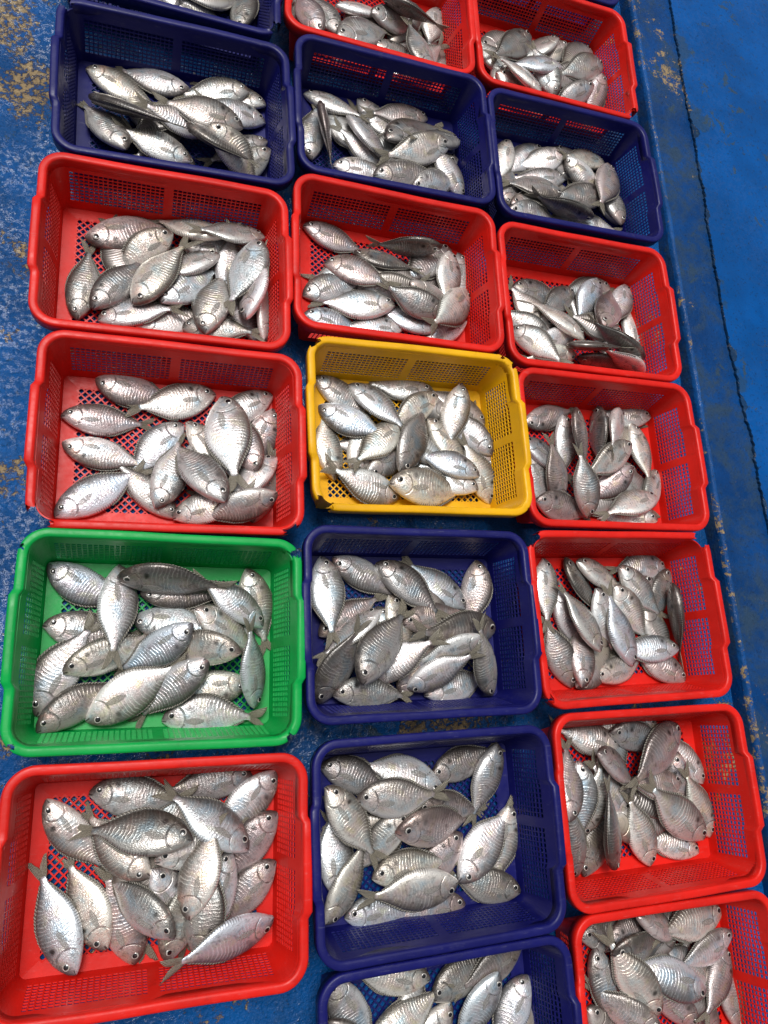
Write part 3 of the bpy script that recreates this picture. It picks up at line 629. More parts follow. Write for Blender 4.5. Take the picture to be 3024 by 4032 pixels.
(-0.1476, 0.2765, 0.0203, 0.188, -0.0045, 0.9641, -0.2652, -0.0162, 'v', 3, 'bluish silver fish, head upper left, in back left corner of green crate'),
(-0.1458, 0.1598, 0.0203, 0.188, 0.9953, 0.0016, 0.0168, -0.0953, 'g', 4, 'grey fish, head left, by left wall of green crate'),
(0.0149, 0.1745, 0.016, 0.188, 0.1191, 0.9848, -0.0768, 0.1008, 'v', 0, 'bluish silver fish, head left, at centre of green crate'),
(0.2454, 0.0479, 0.0203, 0.188, -0.0678, -0.0168, -0.0012, 0.9975, 'w', 11, 'straw silver fish, head right, in front right corner of green crate'),
(0.1297, 0.1879, 0.0741, 0.188, 0.9482, -0.0823, 0.1819, -0.2471, 'p', 4, 'pale silver fish, head upper left, by right wall of green crate'),
(0.3931, 0.141, 0.0203, 0.188, 0.9607, -0.0047, 0.0162, 0.2771, 'k', 0, "pinkish grey fish, head lower left, by left wall of middle column's second navy crate"),
(0.5575, 0.2333, 0.0196, 0.188, 0.7714, -0.1365, 0.0326, -0.6207, 'w', 11, "straw silver fish, head up, at centre of middle column's second navy crate"),
(0.6306, 0.0138, 0.0203, 0.188, 0.9952, -0.0016, 0.0168, 0.0961, 'p', 4, "pale silver fish, head left, in front right corner of middle column's second navy crate"),
(1.0174, 0.3355, 0.0236, 0.188, 0.1829, 0.8542, -0.4728, -0.1153, 'd', 0, "dark grey fish, head upper left, by back wall of right column's fourth red crate"),
(1.3257, 0.3221, 0.016, 0.1918, -0.0295, -0.0145, 0.9988, -0.0352, 'g', 3, "grey fish, head right, in back right corner of right column's fourth red crate"),
(0.9911, 0.2623, 0.0203, 0.188, 0.7958, 0.0102, 0.0134, -0.6053, 'g', 4, "grey fish, head up, by left wall of right column's fourth red crate"),
(0.2569, -0.1322, 0.0203, 0.188, 0.0168, -0.0614, 0.998, 0.001, 'd', 0, "dark grey fish, head right, in back right corner of left column's third red crate"),
(0.0755, -0.2765, 0.0655, 0.188, 0.8561, -0.006, 0.1579, -0.4921, 'p', 11, "pale silver fish, head upper left, by front wall of left column's third red crate"),
(0.158, -0.2325, 0.0203, 0.188, 0.0164, 0.2897, 0.957, -0.0039, 'd', 7, "dark grey fish, head lower right, by back wall of left column's third red crate"),
(0.6397, -0.1589, 0.0203, 0.188, 0.9855, -0.0028, 0.0166, 0.1685, 'd', 0, "dark grey fish, head lower left, in back right corner of middle column's third navy crate"),
(0.573, -0.2178, 0.0598, 0.188, 0.0914, -0.3696, 0.92, 0.0926, 'w', 3, "straw silver fish, head upper right, by left wall of middle column's third navy crate"),
(0.7051, -0.2737, 0.0203, 0.188, 0.0157, -0.3638, 0.9313, 0.0061, 'k', 7, "pinkish grey fish, head upper right, by front wall of middle column's third navy crate"),
(0.4427, -0.4073, 0.0203, 0.188, 0.9998, 0.0001, 0.0169, -0.0027, 'v', 0, "bluish silver fish, head left, in front left corner of middle column's third navy crate"),
(0.6206, -0.5743, 0.0203, 0.188, 0.9776, -0.0035, 0.0165, 0.2098, 'd', 11, "dark grey fish, head lower left, by back wall of middle column's fourth navy crate"),
(0.8336, -0.4976, 0.016, 0.188, -0.0527, -0.2248, 0.972, 0.0435, 'd', 7, "dark grey fish, head upper right, in back right corner of middle column's fourth navy crate"),
(0.6624, -0.5846, 0.0191, 0.188, -0.3898, 0.0077, -0.0335, 0.9203, 'w', 0, "straw silver fish, head upper right, at centre of middle column's fourth navy crate"),
(0.9953, -0.385, 0.016, 0.188, 0.8845, 0.0065, -0.0262, 0.4658, 'd', 11, "dark grey fish, head lower left, in front left corner of right column's fifth red crate"),
(1.1232, -0.2609, 0.0211, 0.188, -0.1367, 0.3613, 0.9211, 0.049, 'p', 7, "pale silver fish, head lower right, at centre of right column's fifth red crate"),
(0.973, -0.5054, 0.0203, 0.188, 0.9996, 0.0004, 0.0168, -0.0209, 'd', 0, "dark grey fish, head left, in back left corner of right column's sixth red crate"),
(1.3099, -0.6363, 0.0242, 0.188, -0.0754, 0.3152, 0.9314, -0.1657, 'g', 3, "grey fish, head lower right, by right wall of right column's sixth red crate"),
(0.1793, 1.6713, 0.0265, 0.188, 0.1247, 0.7835, 0.6012, 0.0957, 'd', 7, "dark grey fish, head down, by right wall of left column's first navy crate"),
(-0.1469, 1.3642, 0.0344, 0.245, 0.4182, 0.8659, -0.2662, 0.067, 'd', 0, "dark grey fish, head left, by left wall of left column's second navy crate"),
(0.2012, 1.3521, 0.0592, 0.2181, -0.0585, 0.0342, 0.997, 0.037, 'd', 5, "dark grey fish, head right, at centre of left column's second navy crate"),
(0.1215, 1.3218, 0.0835, 0.1919, 0.9122, 0.2311, 0.1041, -0.3219, 'w', 11, "straw silver fish, head upper left, in front right corner of left column's second navy crate"),
(0.3884, 1.6712, 0.0812, 0.188, 0.1733, 0.5296, 0.8195, 0.1337, 'k', 1, "pinkish grey fish, head lower right, in front left corner of middle column's topmost red crate"),
(0.5365, 1.8219, 0.0585, 0.188, 0.9854, 0.0971, 0.1234, 0.0662, 'g', 4, "grey fish, head upper left, at centre of middle column's topmost red crate"),
(0.4315, 1.6723, 0.0845, 0.245, 0.9415, 0.0212, 0.0952, 0.3227, 'g', 6, "grey fish, head left, by front wall of middle column's topmost red crate"),
(0.698, 1.6505, 0.0785, 0.188, 0.5384, 0.036, 0.0561, 0.84, 'g', 11, "grey fish, head lower right, in front right corner of middle column's topmost red crate"),
(0.4639, 1.4618, 0.0622, 0.1944, 0.9037, -0.194, 0.0801, -0.3731, 'g', 9, "grey fish, head upper left, at centre of middle column's first navy crate"),
(0.7425, 1.4289, 0.0785, 0.2278, -0.0444, -0.207, 0.9556, 0.2051, 'w', 1, "straw silver fish, head right, by right wall of middle column's first navy crate"),
(0.529, 1.2938, 0.0631, 0.2184, 0.9885, 0.1163, 0.0053, 0.0964, 'd', 4, "dark grey fish, head left, by front wall of middle column's first navy crate"),
(0.6291, 1.2718, 0.0728, 0.188, 0.952, 0.192, 0.0944, 0.2189, 'p', 6, "pale silver fish, head left, in front right corner of middle column's first navy crate"),
(1.052, 1.9354, 0.0376, 0.2175, -0.0669, -0.3981, 0.9127, 0.0632, 'd', 7, "dark grey fish, head upper right, by back wall of right column's first red crate"),
(1.2895, 1.8757, 0.0586, 0.2234, -0.1091, -0.2293, 0.9564, 0.1442, 'g', 8, "grey fish, head right, by right wall of right column's first red crate"),
(1.1235, 1.8011, 0.0785, 0.1984, 0.0104, -0.1009, 0.9896, -0.1024, 'v', 1, "bluish silver fish, head right, at centre of right column's first red crate"),
(1.2756, 1.8337, 0.0695, 0.188, 0.6019, 0.0874, 0.1212, -0.7845, 'k', 4, "pinkish grey fish, head up, by right wall of right column's first red crate"),
(0.9585, 1.5515, 0.0198, 0.188, 0.0627, -0.5919, 0.798, -0.0946, 'w', 0, "straw silver fish, head up, in back left corner of right column's large navy crate"),
(1.119, 1.5086, 0.0546, 0.188, -0.1696, 0.9278, -0.3318, 0.0155, 'p', 8, "pale silver fish, head upper left, in back right corner of right column's large navy crate"),
(1.1197, 1.4393, 0.0424, 0.188, 0.0634, -0.0766, 0.9945, 0.0317, 'g', 7, "grey fish, head right, at centre of right column's large navy crate"),
(0.9264, 1.2962, 0.0374, 0.197, 0.9766, 0.2072, 0.0532, 0.02, 'p', 0, "pale silver fish, head left, in front left corner of right column's large navy crate"),
(1.1248, 1.3148, 0.0253, 0.188, 0.9991, 0.0182, -0.0234, 0.0291, 'p', 11, "pale silver fish, head left, in front right corner of right column's large navy crate"),
(-0.1044, 0.8291, 0.0333, 0.2001, 0.8917, 0.0274, 0.0206, 0.4514, 'd', 4, "dark grey fish, head lower left, by left wall of left column's first red crate"),
(0.159, 1.0035, 0.0443, 0.188, 0.0426, -0.2487, 0.9537, -0.1635, 'g', 0, "grey fish, head upper right, at centre of left column's first red crate"),
(0.0801, 0.8203, 0.0203, 0.188, 0.9938, 0.0291, -0.1057, 0.0174, 'd', 11, "dark grey fish, head left, in front right corner of left column's first red crate"),
(0.217, 0.8311, 0.0785, 0.2109, 0.6849, -0.3654, -0.2967, 0.5561, 'p', 7, "belly-up pale fish, head down, by right wall of left column's first red crate"),
(0.483, 1.0914, 0.0196, 0.188, 0.2144, 0.9669, -0.1256, 0.0578, 'd', 0, "dark grey fish, head left, by back wall of middle column's second red crate"),
(0.4095, 1.0464, 0.021, 0.1979, 0.9861, -0.0279, -0.1035, -0.1268, 'k', 11, "pinkish grey fish, head left, by left wall of middle column's second red crate"),
(0.5871, 0.9501, 0.0363, 0.219, 0.0423, -0.0544, 0.9976, -0.0067, 'p', 7, "upper pale silver fish, head right, by front wall of middle column's second red crate"),
(0.7444, 1.1332, 0.0378, 0.1965, 0.6357, -0.1132, 0.0696, -0.7604, 'p', 0, "pale silver fish, head up, in back right corner of middle column's second red crate"),
(1.0234, 0.9042, 0.0369, 0.188, 0.0944, 0.3052, 0.9285, 0.1892, 'g', 3, "grey fish, head lower right, by left wall of right column's second red crate"),
(0.9622, 0.8781, 0.049, 0.1896, -0.2024, 0.9498, 0.2321, -0.0558, 'p', 7, "pale silver fish, head left, by front wall of right column's second red crate"),
(1.0952, 0.8863, 0.0432, 0.192, -0.1174, 0.0495, -0.205, 0.9704, 'w', 0, "straw silver fish, head right, in front left corner of right column's second red crate"),
(0.9063, 0.9371, 0.0374, 0.188, 0.9213, 0.1284, -0.2243, -0.2904, 'p', 11, "pale silver fish, head left, in front left corner of right column's second red crate"),
(1.1997, 1.1379, 0.0348, 0.1936, -0.4876, 0.0423, -0.0264, 0.8716, 'v', 4, "bluish silver fish, head upper right, by back wall of right column's second red crate"),
(1.3095, 1.1486, 0.016, 0.188, 0.528, -0.0567, -0.0519, -0.8457, 'p', 0, "pale silver fish, head upper right, in back right corner of right column's second red crate"),
(1.1032, 0.8815, 0.0387, 0.188, 0.7171, 0.6963, -0.004, -0.0299, 'd', 11, "dark edge-on fish, head left, in front right corner of right column's second red crate"),
(0.1616, 0.6699, 0.016, 0.2003, -0.0268, -0.182, 0.9829, 0.0107, 'w', 7, "straw silver fish, head right, by back wall of left column's second red crate"),
(0.2457, 0.481, 0.0585, 0.188, 0.1762, 0.5571, 0.8079, 0.0761, 'k', 10, "pinkish grey fish, head down, by right wall of left column's second red crate"),
(0.0478, 0.397, 0.0344, 0.188, 0.0364, 0.8015, 0.5967, 0.0121, 'g', 3, "grey fish, head down, by front wall of left column's second red crate"),
(0.082, 0.3806, 0.0246, 0.188, 0.9718, 0.0735, -0.1626, 0.1542, 'p', 4, "pale silver fish, head left, by front wall of left column's second red crate"),
(0.2883, 0.4311, 0.0886, 0.188, -0.1938, -0.0365, -0.2174, 0.956, 'g', 9, "grey fish, head right, in front right corner of left column's second red crate"),
(0.4688, 0.7321, 0.0203, 0.1937, 0.9395, -0.1024, -0.0593, -0.3214, 'v', 11, 'bluish silver fish, head upper left, by back wall of yellow crate'),
(0.4305, 0.4912, 0.0203, 0.188, 0.0131, 0.631, 0.7756, -0.0106, 'w', 7, 'upper straw silver fish, head down, by left wall of yellow crate'),
(0.7837, 0.5197, 0.0511, 0.188, 0.0444, 0.1836, 0.9817, -0.0228, 'v', 8, 'bluish silver fish, head lower right, by right wall of yellow crate'),
(0.5885, 0.4616, 0.0224, 0.2017, 0.1106, 0.0544, -0.0511, 0.9911, 'p', 11, 'pale silver fish, head right, in front left corner of yellow crate'),
(1.0617, 0.7207, 0.0688, 0.188, 0.1604, 0.7598, -0.5856, -0.2327, 'k', 7, "purplish edge-on fish, head up, by back wall of right column's third red crate"),
(1.2607, 0.7128, 0.028, 0.192, 0.7599, -0.0661, 0.0012, -0.6467, 'w', 0, "straw silver fish, head up, by right wall of right column's third red crate"),
(0.9179, 0.6328, 0.0313, 0.188, 0.9609, -0.1315, 0.0693, -0.2336, 'g', 11, "grey fish, head upper left, by left wall of right column's third red crate"),
(1.0208, 0.4694, 0.016, 0.188, 0.6222, 0.1774, -0.006, 0.7625, 'k', 4, "pinkish grey fish, head down, by left wall of right column's third red crate"),
(0.9377, 0.4721, 0.0427, 0.1891, 0.9827, 0.1485, 0.0624, -0.0914, 'k', 0, "pinkish grey fish, head left, in front left corner of right column's third red crate"),
(1.2797, 0.4361, 0.0642, 0.188, 0.1325, 0.0475, 0.9892, 0.0406, 'p', 8, "pale silver fish, head right, in front right corner of right column's third red crate"),
(0.0259, 0.2249, 0.0291, 0.188, 0.051, 0.9986, 0.0115, 0.0006, 'd', 7, 'dark grey fish, head left, by back wall of green crate'),
(0.2368, 0.2816, 0.0203, 0.188, 0.7959, 0.0102, 0.0134, -0.6052, 'w', 0, 'straw silver fish, head up, in back right corner of green crate'),
(-0.147, -0.006, 0.016, 0.2123, 0.8383, 0.0262, -0.0368, 0.5433, 'g', 11, 'grey fish, head lower left, in front left corner of green crate'),
(-0.1034, 0.0699, 0.039, 0.1939, 0.9719, 0.1292, 0.044, 0.1918, 'w', 4, 'straw silver fish, head left, by left wall of green crate'),
(0.2204, 0.1033, 0.0848, 0.188, 0.1703, 0.0288, 0.967, 0.1872, 'w', 8, 'straw silver fish, head right, by right wall of green crate'),
(0.0792, -0.0201, 0.016, 0.2047, 0.9944, 0.0897, -0.0445, 0.0333, 'p', 11, 'pale silver fish, head left, in front right corner of green crate'),
(0.4254, 0.3129, 0.0191, 0.1925, -0.003, 0.9734, -0.2288, -0.0129, 'g', 7, "grey fish, head upper left, in back left corner of middle column's second navy crate"),
(0.7424, 0.2053, 0.0198, 0.1956, -0.0192, 0.3093, 0.9489, -0.0588, 'v', 0, "bluish silver fish, head lower right, in back right corner of middle column's second navy crate"),
(0.7797, 0.3201, 0.0197, 0.188, 0.6433, 0.1223, -0.168, -0.7369, 'k', 11, "pinkish grey fish, head up, in back right corner of middle column's second navy crate"),
(0.5767, 0.1651, 0.0381, 0.188, 0.992, 0.0631, 0.0542, 0.0946, 'k', 4, "pinkish grey fish, head left, at centre of middle column's second navy crate"),
(0.5254, 0.1952, 0.0472, 0.188, 0.1415, -0.2761, 0.8461, -0.4334, 'p', 0, "belly-up pale fish, head upper right, by left wall of middle column's second navy crate"),
(0.5731, 0.0055, 0.016, 0.188, 0.8389, 0.1782, -0.0499, 0.5119, 'k', 11, "pinkish grey fish, head lower left, by front wall of middle column's second navy crate"),
(0.9633, 0.3323, 0.016, 0.188, 0.6585, -0.0363, -0.0515, -0.7499, 'p', 4, "pale silver fish, head up, in back left corner of right column's fourth red crate"),
(1.0402, 0.3234, 0.0394, 0.188, 0.9624, -0.1488, 0.0882, -0.2093, 'w', 0, "straw silver fish, head upper left, by back wall of right column's fourth red crate"),
(1.3269, 0.3167, 0.0244, 0.188, -0.0476, -0.4984, 0.8637, 0.0584, 'd', 3, "dark grey fish, head upper right, in back right corner of right column's fourth red crate"),
(1.0901, 0.258, 0.0416, 0.188, 0.7923, 0.0501, 0.0535, -0.6056, 'p', 4, "pale silver fish, head up, at centre of right column's fourth red crate"),
(1.0105, 0.0222, 0.016, 0.1923, 0.0457, 0.5581, 0.8185, 0.1285, 'd', 0, "dark grey fish, head down, in front left corner of right column's fourth red crate"),
(1.0227, 0.0212, 0.0425, 0.188, 0.0759, 0.7618, 0.6424, -0.0344, 'k', 3, "pinkish grey fish, head down, in front left corner of right column's fourth red crate"),
(1.0695, 0.0414, 0.0258, 0.1888, 0.9904, 0.0281, 0.0352, 0.1304, 'w', 4, "straw silver fish, head left, by front wall of right column's fourth red crate"),
(1.3379, 0.0327, 0.0233, 0.188, 0.0327, 0.2471, 0.968, 0.0282, 'k', 0, "pinkish grey fish, head lower right, in front right corner of right column's fourth red crate"),
(-0.1158, -0.1541, 0.0189, 0.1902, -0.0056, 0.9009, -0.4338, -0.0117, 'w', 3, "straw silver fish, head upper left, in back left corner of left column's third red crate"),
(-0.0435, -0.1475, 0.016, 0.1966, 0.9951, -0.018, -0.062, -0.0749, 'g', 4, "grey fish, head left, by back wall of left column's third red crate"),
(0.3039, -0.1258, 0.0268, 0.188, -0.3705, -0.0037, -0.0394, 0.928, 'p', 0, "pale silver fish, head upper right, in back right corner of left column's third red crate"),
(0.3038, -0.2011, 0.0309, 0.188, 0.0314, -0.417, 0.9075, 0.0387, 'k', 3, "pinkish grey fish, head upper right, by right wall of left column's third red crate"),
(0.3036, -0.2909, 0.0289, 0.1887, 0.0311, -0.3742, 0.9264, 0.028, 'k', 7, "pinkish grey fish, head upper right, in front right corner of left column's third red crate"),
(0.0536, -0.4413, 0.016, 0.188, 0.0317, 0.5714, 0.8108, 0.1232, 'k', 0, "pinkish grey fish, head down, by front wall of left column's third red crate"),
(0.1065, -0.4348, 0.0506, 0.188, 0.7984, 0.1654, 0.1174, 0.567, 'w', 9, "straw silver fish, head down, by front wall of left column's third red crate"),
(0.0699, -0.2919, 0.0638, 0.188, 0.3541, -0.1299, 0.0208, 0.9259, 'w', 2, "straw silver fish, head lower right, at centre of left column's third red crate"),
(0.0763, -0.2662, 0.0646, 0.188, 0.9908, 0.053, 0.0938, 0.0817, 'w', 4, "straw silver fish, head left, at centre of left column's third red crate"),
(0.396, -0.1206, 0.016, 0.188, 0.9855, -0.0058, -0.0298, -0.1673, 'd', 11, "dark grey fish, head left, in back left corner of middle column's third navy crate"),
(0.6596, -0.1789, 0.0314, 0.2091, 0.1842, -0.0015, 0.1549, 0.9706, 'p', 4, "pale silver fish, head right, by back wall of middle column's third navy crate"),
(0.7975, -0.0946, 0.0313, 0.188, 0.551, 0.0024, 0.0797, -0.8307, 'g', 0, "grey fish, head up, in back right corner of middle column's third navy crate"),
(0.5873, -0.2141, 0.0472, 0.1961, 0.9901, 0.1095, 0.0803, -0.0356, 'k', 11, "upper pinkish grey fish, head left, at centre of middle column's third navy crate"),
(0.8238, -0.2233, 0.0203, 0.188, 0.5924, 0.0135, 0.01, -0.8055, 'w', 4, "straw silver fish, head up, by right wall of middle column's third navy crate"),
(0.4241, -0.3685, 0.0287, 0.188, 0.0304, 0.6996, 0.7135, -0.0246, 'v', 0, "bluish silver fish, head down, by left wall of middle column's third navy crate"),
(0.7066, -0.4096, 0.016, 0.188, -0.0169, -0.0106, 0.9998, 0.0037, 'k', 3, "pinkish grey fish, head right, by front wall of middle column's third navy crate"),
(0.6187, -0.5379, 0.0209, 0.1943, 0.0177, 0.0815, 0.9965, -0.0031, 'w', 7, "straw silver fish, head right, in back left corner of middle column's fourth navy crate"),
(0.4141, -0.5062, 0.0203, 0.188, -0.0083, 0.8693, -0.494, -0.0146, 'g', 0, "grey fish, head upper left, in back left corner of middle column's fourth navy crate"),
(0.8367, -0.5572, 0.0225, 0.188, 0.0414, -0.4663, 0.8742, -0.1289, 'v', 3, "bluish silver fish, head up, by right wall of middle column's fourth navy crate"),
(1.1216, -0.1141, 0.0233, 0.188, 0.0232, 0.1028, 0.9943, -0.0156, 'w', 7, "straw silver fish, head right, in back left corner of right column's fifth red crate"),
(1.0885, -0.0817, 0.0382, 0.188, 0.9731, 0.2108, 0.0045, -0.0928, 'g', 0, "grey fish, head left, by back wall of right column's fifth red crate"),
(1.3563, -0.2106, 0.0203, 0.188, 0.0153, 0.4212, 0.9068, -0.0071, 'p', 3, "pale silver fish, head lower right, in back right corner of right column's fifth red crate"),
(1.2762, -0.1326, 0.0368, 0.188, -0.1072, 0.7072, -0.6986, 0.0207, 'k', 7, "pinkish grey fish, head up, by right wall of right column's fifth red crate"),
(1.3584, -0.333, 0.016, 0.1975, -0.1117, 0.5155, 0.8494, 0.0156, 'w', 0, "straw silver fish, head down, by right wall of right column's fifth red crate"),
(0.9946, -0.2999, 0.0238, 0.188, -0.0542, 0.793, 0.5814, 0.1739, 'w', 3, "straw silver fish, head lower left, by left wall of right column's fifth red crate"),
(0.9795, -0.1377, 0.0644, 0.188, 0.6952, 0.1786, -0.1162, -0.6865, 'v', 2, "bluish silver fish, head up, by left wall of right column's fifth red crate"),
(1.3203, -0.3623, 0.0164, 0.188, 0.0061, 0.1388, 0.9903, 0.0005, 'w', 0, "straw silver fish, head right, in front right corner of right column's fifth red crate"),
(0.9757, -0.3856, 0.0175, 0.188, 0.616, 0.1078, -0.1406, 0.7675, 'd', 11, "dark grey fish, head down, in front left corner of right column's fifth red crate"),
(1.0272, -0.53, 0.0347, 0.188, 0.9901, -0.0253, 0.0147, 0.1377, 'k', 4, "pinkish grey fish, head lower left, by back wall of right column's sixth red crate"),
(1.024, -0.5322, 0.0583, 0.2014, 0.9756, 0.2097, 0.0527, -0.0388, 'd', 9, "dark grey fish, head left, by back wall of right column's sixth red crate"),
(1.0891, -0.462, 0.0699, 0.188, 0.9545, -0.1739, 0.1561, -0.1854, 'k', 2, "pinkish grey fish, head upper left, by back wall of right column's sixth red crate"),
(1.3642, -0.7391, 0.0203, 0.188, 0.0122, 0.6887, 0.7248, -0.0116, 'k', 7, "pinkish grey fish, head down, by right wall of right column's sixth red crate"),
(0.0667, 1.3108, 0.0785, 0.188, 0.2953, 0.9338, -0.1925, -0.0609, 'd', 0, "dark edge-on fish, head upper left, in front right corner of left column's second navy crate"),
(0.5597, 1.8649, 0.0785, 0.2047, 0.4785, 0.8685, -0.1136, -0.0626, 'd', 11, "dark edge-on fish, head upper left, by right wall of middle column's topmost red crate"),
(0.391, 1.479, 0.0638, 0.1923, 0.3973, 0.6677, -0.5115, -0.367, 'k', 7, "purplish edge-on fish, head up, by left wall of middle column's first navy crate"),
(1.0429, 1.682, 0.0785, 0.188, -0.0535, 0.3481, 0.9251, -0.142, 'p', 5, "pale silver fish, head lower right, in front left corner of right column's first red crate"),
(1.2392, 1.7825, 0.0694, 0.2008, 0.0733, -0.3104, 0.9241, 0.2102, 'g', 3, "grey fish, head upper right, in front right corner of right column's first red crate"),
(1.1043, 1.3848, 0.0496, 0.2022, 0.0368, -0.0205, 0.0962, 0.9945, 'd', 4, "dark grey fish, head right, at centre of right column's large navy crate"),
(1.2566, 1.4077, 0.0479, 0.2265, -0.0241, -0.1114, 0.9878, 0.1057, 'd', 0, "dark grey fish, head right, by right wall of right column's large navy crate"),
(1.2833, 1.5364, 0.0356, 0.245, 0.5694, -0.121, -0.0324, -0.8125, 'k', 11, "pinkish grey fish, head up, by right wall of right column's large navy crate"),
(-0.0234, 0.8449, 0.0475, 0.2194, 0.1249, 0.8512, 0.4996, 0.1015, 'w', 7, "straw silver fish, head lower left, at centre of left column's first red crate"),
(0.1292, 0.7952, 0.0543, 0.201, 0.769, -0.0728, -0.0289, 0.6344, 'g', 6, "grey fish, head down, in front right corner of left column's first red crate"),
(0.2417, 1.0393, 0.0785, 0.211, 0.5852, 0.1256, -0.1681, -0.7833, 'v', 11, "bluish silver fish, head up, by right wall of left column's first red crate"),
(0.7006, 1.1054, 0.0834, 0.1917, 0.1273, -0.1002, 0.719, 0.6759, 'd', 7, "dark edge-on fish, head right, by back wall of middle column's second red crate"),
(0.7154, 0.9276, 0.0616, 0.1965, 0.0272, 0.1265, 0.9695, 0.2081, 'd', 10, "dark grey fish, head right, by front wall of middle column's second red crate"),
(0.7879, 1.027, 0.0311, 0.245, -0.4038, 0.2386, -0.0992, 0.8776, 'w', 11, "straw silver fish, head upper right, by right wall of middle column's second red crate"),
(1.3083, 0.8578, 0.0478, 0.1915, -0.1813, -0.054, 0.743, -0.642, 'p', 7, "belly-up pale fish, head right, in front right corner of right column's second red crate"),
(1.1689, 0.9581, 0.079, 0.2198, 0.8523, -0.0948, 0.1064, 0.5032, 'k', 4, "pinkish grey fish, head down, by right wall of right column's second red crate"),
(1.1091, 0.9209, 0.0686, 0.2085, -0.0212, 0.3416, 0.9149, -0.214, 'w', 5, "straw silver fish, head lower right, at centre of right column's second red crate"),
(0.1766, 0.6618, 0.0294, 0.245, 0.7284, 0.0041, -0.179, -0.6614, 'p', 4, "pale silver fish, head up, by right wall of left column's second red crate"),
(-0.1431, 0.3731, 0.0161, 0.2136, 0.9547, 0.003, -0.0116, 0.2973, 'v', 0, "bluish silver fish, head lower left, in front left corner of left column's second red crate"),
(0.1799, 0.404, 0.0975, 0.2233, 0.1383, 0.4531, 0.8741, -0.107, 'g', 5, "upper grey fish, head lower right, by front wall of left column's second red crate"),
(0.7512, 0.7572, 0.0452, 0.2011, 0.5975, 0.0836, -0.0809, -0.7933, 'w', 4, 'straw silver fish, head up, in back right corner of yellow crate'),
(0.579, 0.513, 0.0507, 0.2181, -0.113, 0.8297, 0.5416, -0.0738, 'd', 5, 'dark grey fish, head down, at centre of yellow crate'),
(0.3947, 0.6695, 0.0163, 0.1964, 0.0007, 0.968, -0.2288, 0.1031, 'v', 3, 'bluish silver fish, head upper left, by left wall of yellow crate'),
(0.5526, 0.485, 0.0518, 0.2375, 0.9973, 0.0563, 0.0406, -0.0248, 'w', 9, 'straw silver fish, head left, by front wall of yellow crate'),
(1.2157, 0.6321, 0.0785, 0.2005, -0.0361, -0.2926, 0.9484, 0.1169, 'w', 1, "straw silver fish, head upper right, at centre of right column's third red crate"),
(1.0841, 0.4336, 0.0436, 0.1937, -0.0756, 0.624, 0.7567, 0.1797, 'g', 3, "grey fish, head down, by front wall of right column's third red crate"),
(1.2877, 0.5003, 0.0603, 0.2087, -0.0253, -0.1641, 0.9624, -0.2147, 'w', 5, "straw silver fish, head right, in front right corner of right column's third red crate"),
(-0.0163, 0.281, 0.016, 0.2139, 0.6939, -0.1359, -0.0301, -0.7065, 'p', 0, 'pale silver fish, head up, in back left corner of green crate'),
(0.271, 0.1587, 0.0375, 0.188, -0.1147, 0.3083, 0.9433, -0.0451, 'v', 3, 'bluish silver fish, head lower right, in back right corner of green crate'),
(0.1275, 0.1585, 0.0717, 0.188, -0.3068, -0.1523, -0.0019, 0.9395, 'v', 11, 'bluish silver fish, head upper right, at centre of green crate'),
(0.2544, -0.0039, 0.0397, 0.188, -0.326, 0.579, 0.7372, -0.1225, 'v', 0, 'belly-up bluish fish, head down, in front right corner of green crate'),
(-0.1414, -0.034, 0.03, 0.1948, 0.9524, 0.0744, 0.0541, 0.2906, 'd', 11, 'dark grey fish, head lower left, in front left corner of green crate'),
(0.1589, 0.0933, 0.0656, 0.1946, -0.3245, -0.1404, 0.0097, 0.9354, 'g', 4, 'grey fish, head upper right, by front wall of green crate'),
(0.4002, 0.3151, 0.016, 0.2088, 0.732, -0.0516, -0.0947, -0.6727, 'v', 0, "bluish silver fish, head up, in back left corner of middle column's second navy crate"),
(0.527, 0.3054, 0.0187, 0.2107, 0.9449, -0.0456, -0.0662, -0.3174, 'd', 11, "dark grey fish, head upper left, by back wall of middle column's second navy crate"),
(0.8138, 0.1581, 0.022, 0.245, -0.1339, -0.0378, 0.9697, 0.2011, 'd', 7, "dark grey fish, head right, by right wall of middle column's second navy crate"),
(0.7533, 0.1357, 0.0753, 0.188, -0.2057, 0.0171, -0.3376, 0.9184, 'p', 6, "pale silver fish, head upper right, in front right corner of middle column's second navy crate"),
(0.7874, 0.0075, 0.0334, 0.188, 0.5461, 0.2042, -0.0064, 0.8124, 'g', 11, "grey fish, head down, in front right corner of middle column's second navy crate"),
(0.5011, 0.0474, 0.0251, 0.188, 0.0573, 0.94, 0.2729, 0.1968, 'p', 7, "upper pale silver fish, head lower left, by front wall of middle column's second navy crate"),
(0.3916, 0.002, 0.0175, 0.2029, 0.7986, 0.2605, -0.0354, 0.5414, 'd', 0, "dark grey fish, head lower left, in front left corner of middle column's second navy crate"),
(0.418, 0.0196, 0.04, 0.188, 0.9966, 0.0815, 0.0067, 0.0083, 'g', 11, "grey fish, head left, in front left corner of middle column's second navy crate"),
(1.1669, 0.3171, 0.0344, 0.1941, 0.9062, 0.0423, -0.0196, -0.4203, 'g', 4, "grey fish, head upper left, in back right corner of right column's fourth red crate"),
(1.2958, 0.2717, 0.0718, 0.2158, 0.3447, 0.6865, -0.478, -0.4259, 'd', 0, "dark edge-on fish, head up, by right wall of right column's fourth red crate"),
(1.0787, 0.1033, 0.0481, 0.1991, -0.0944, 0.5047, 0.8435, -0.1579, 'g', 3, "grey fish, head lower right, at centre of right column's fourth red crate"),
(1.1395, 0.2654, 0.0455, 0.188, 0.8743, 0.1304, 0.0249, -0.4668, 'p', 4, "pale silver fish, head upper left, at centre of right column's fourth red crate"),
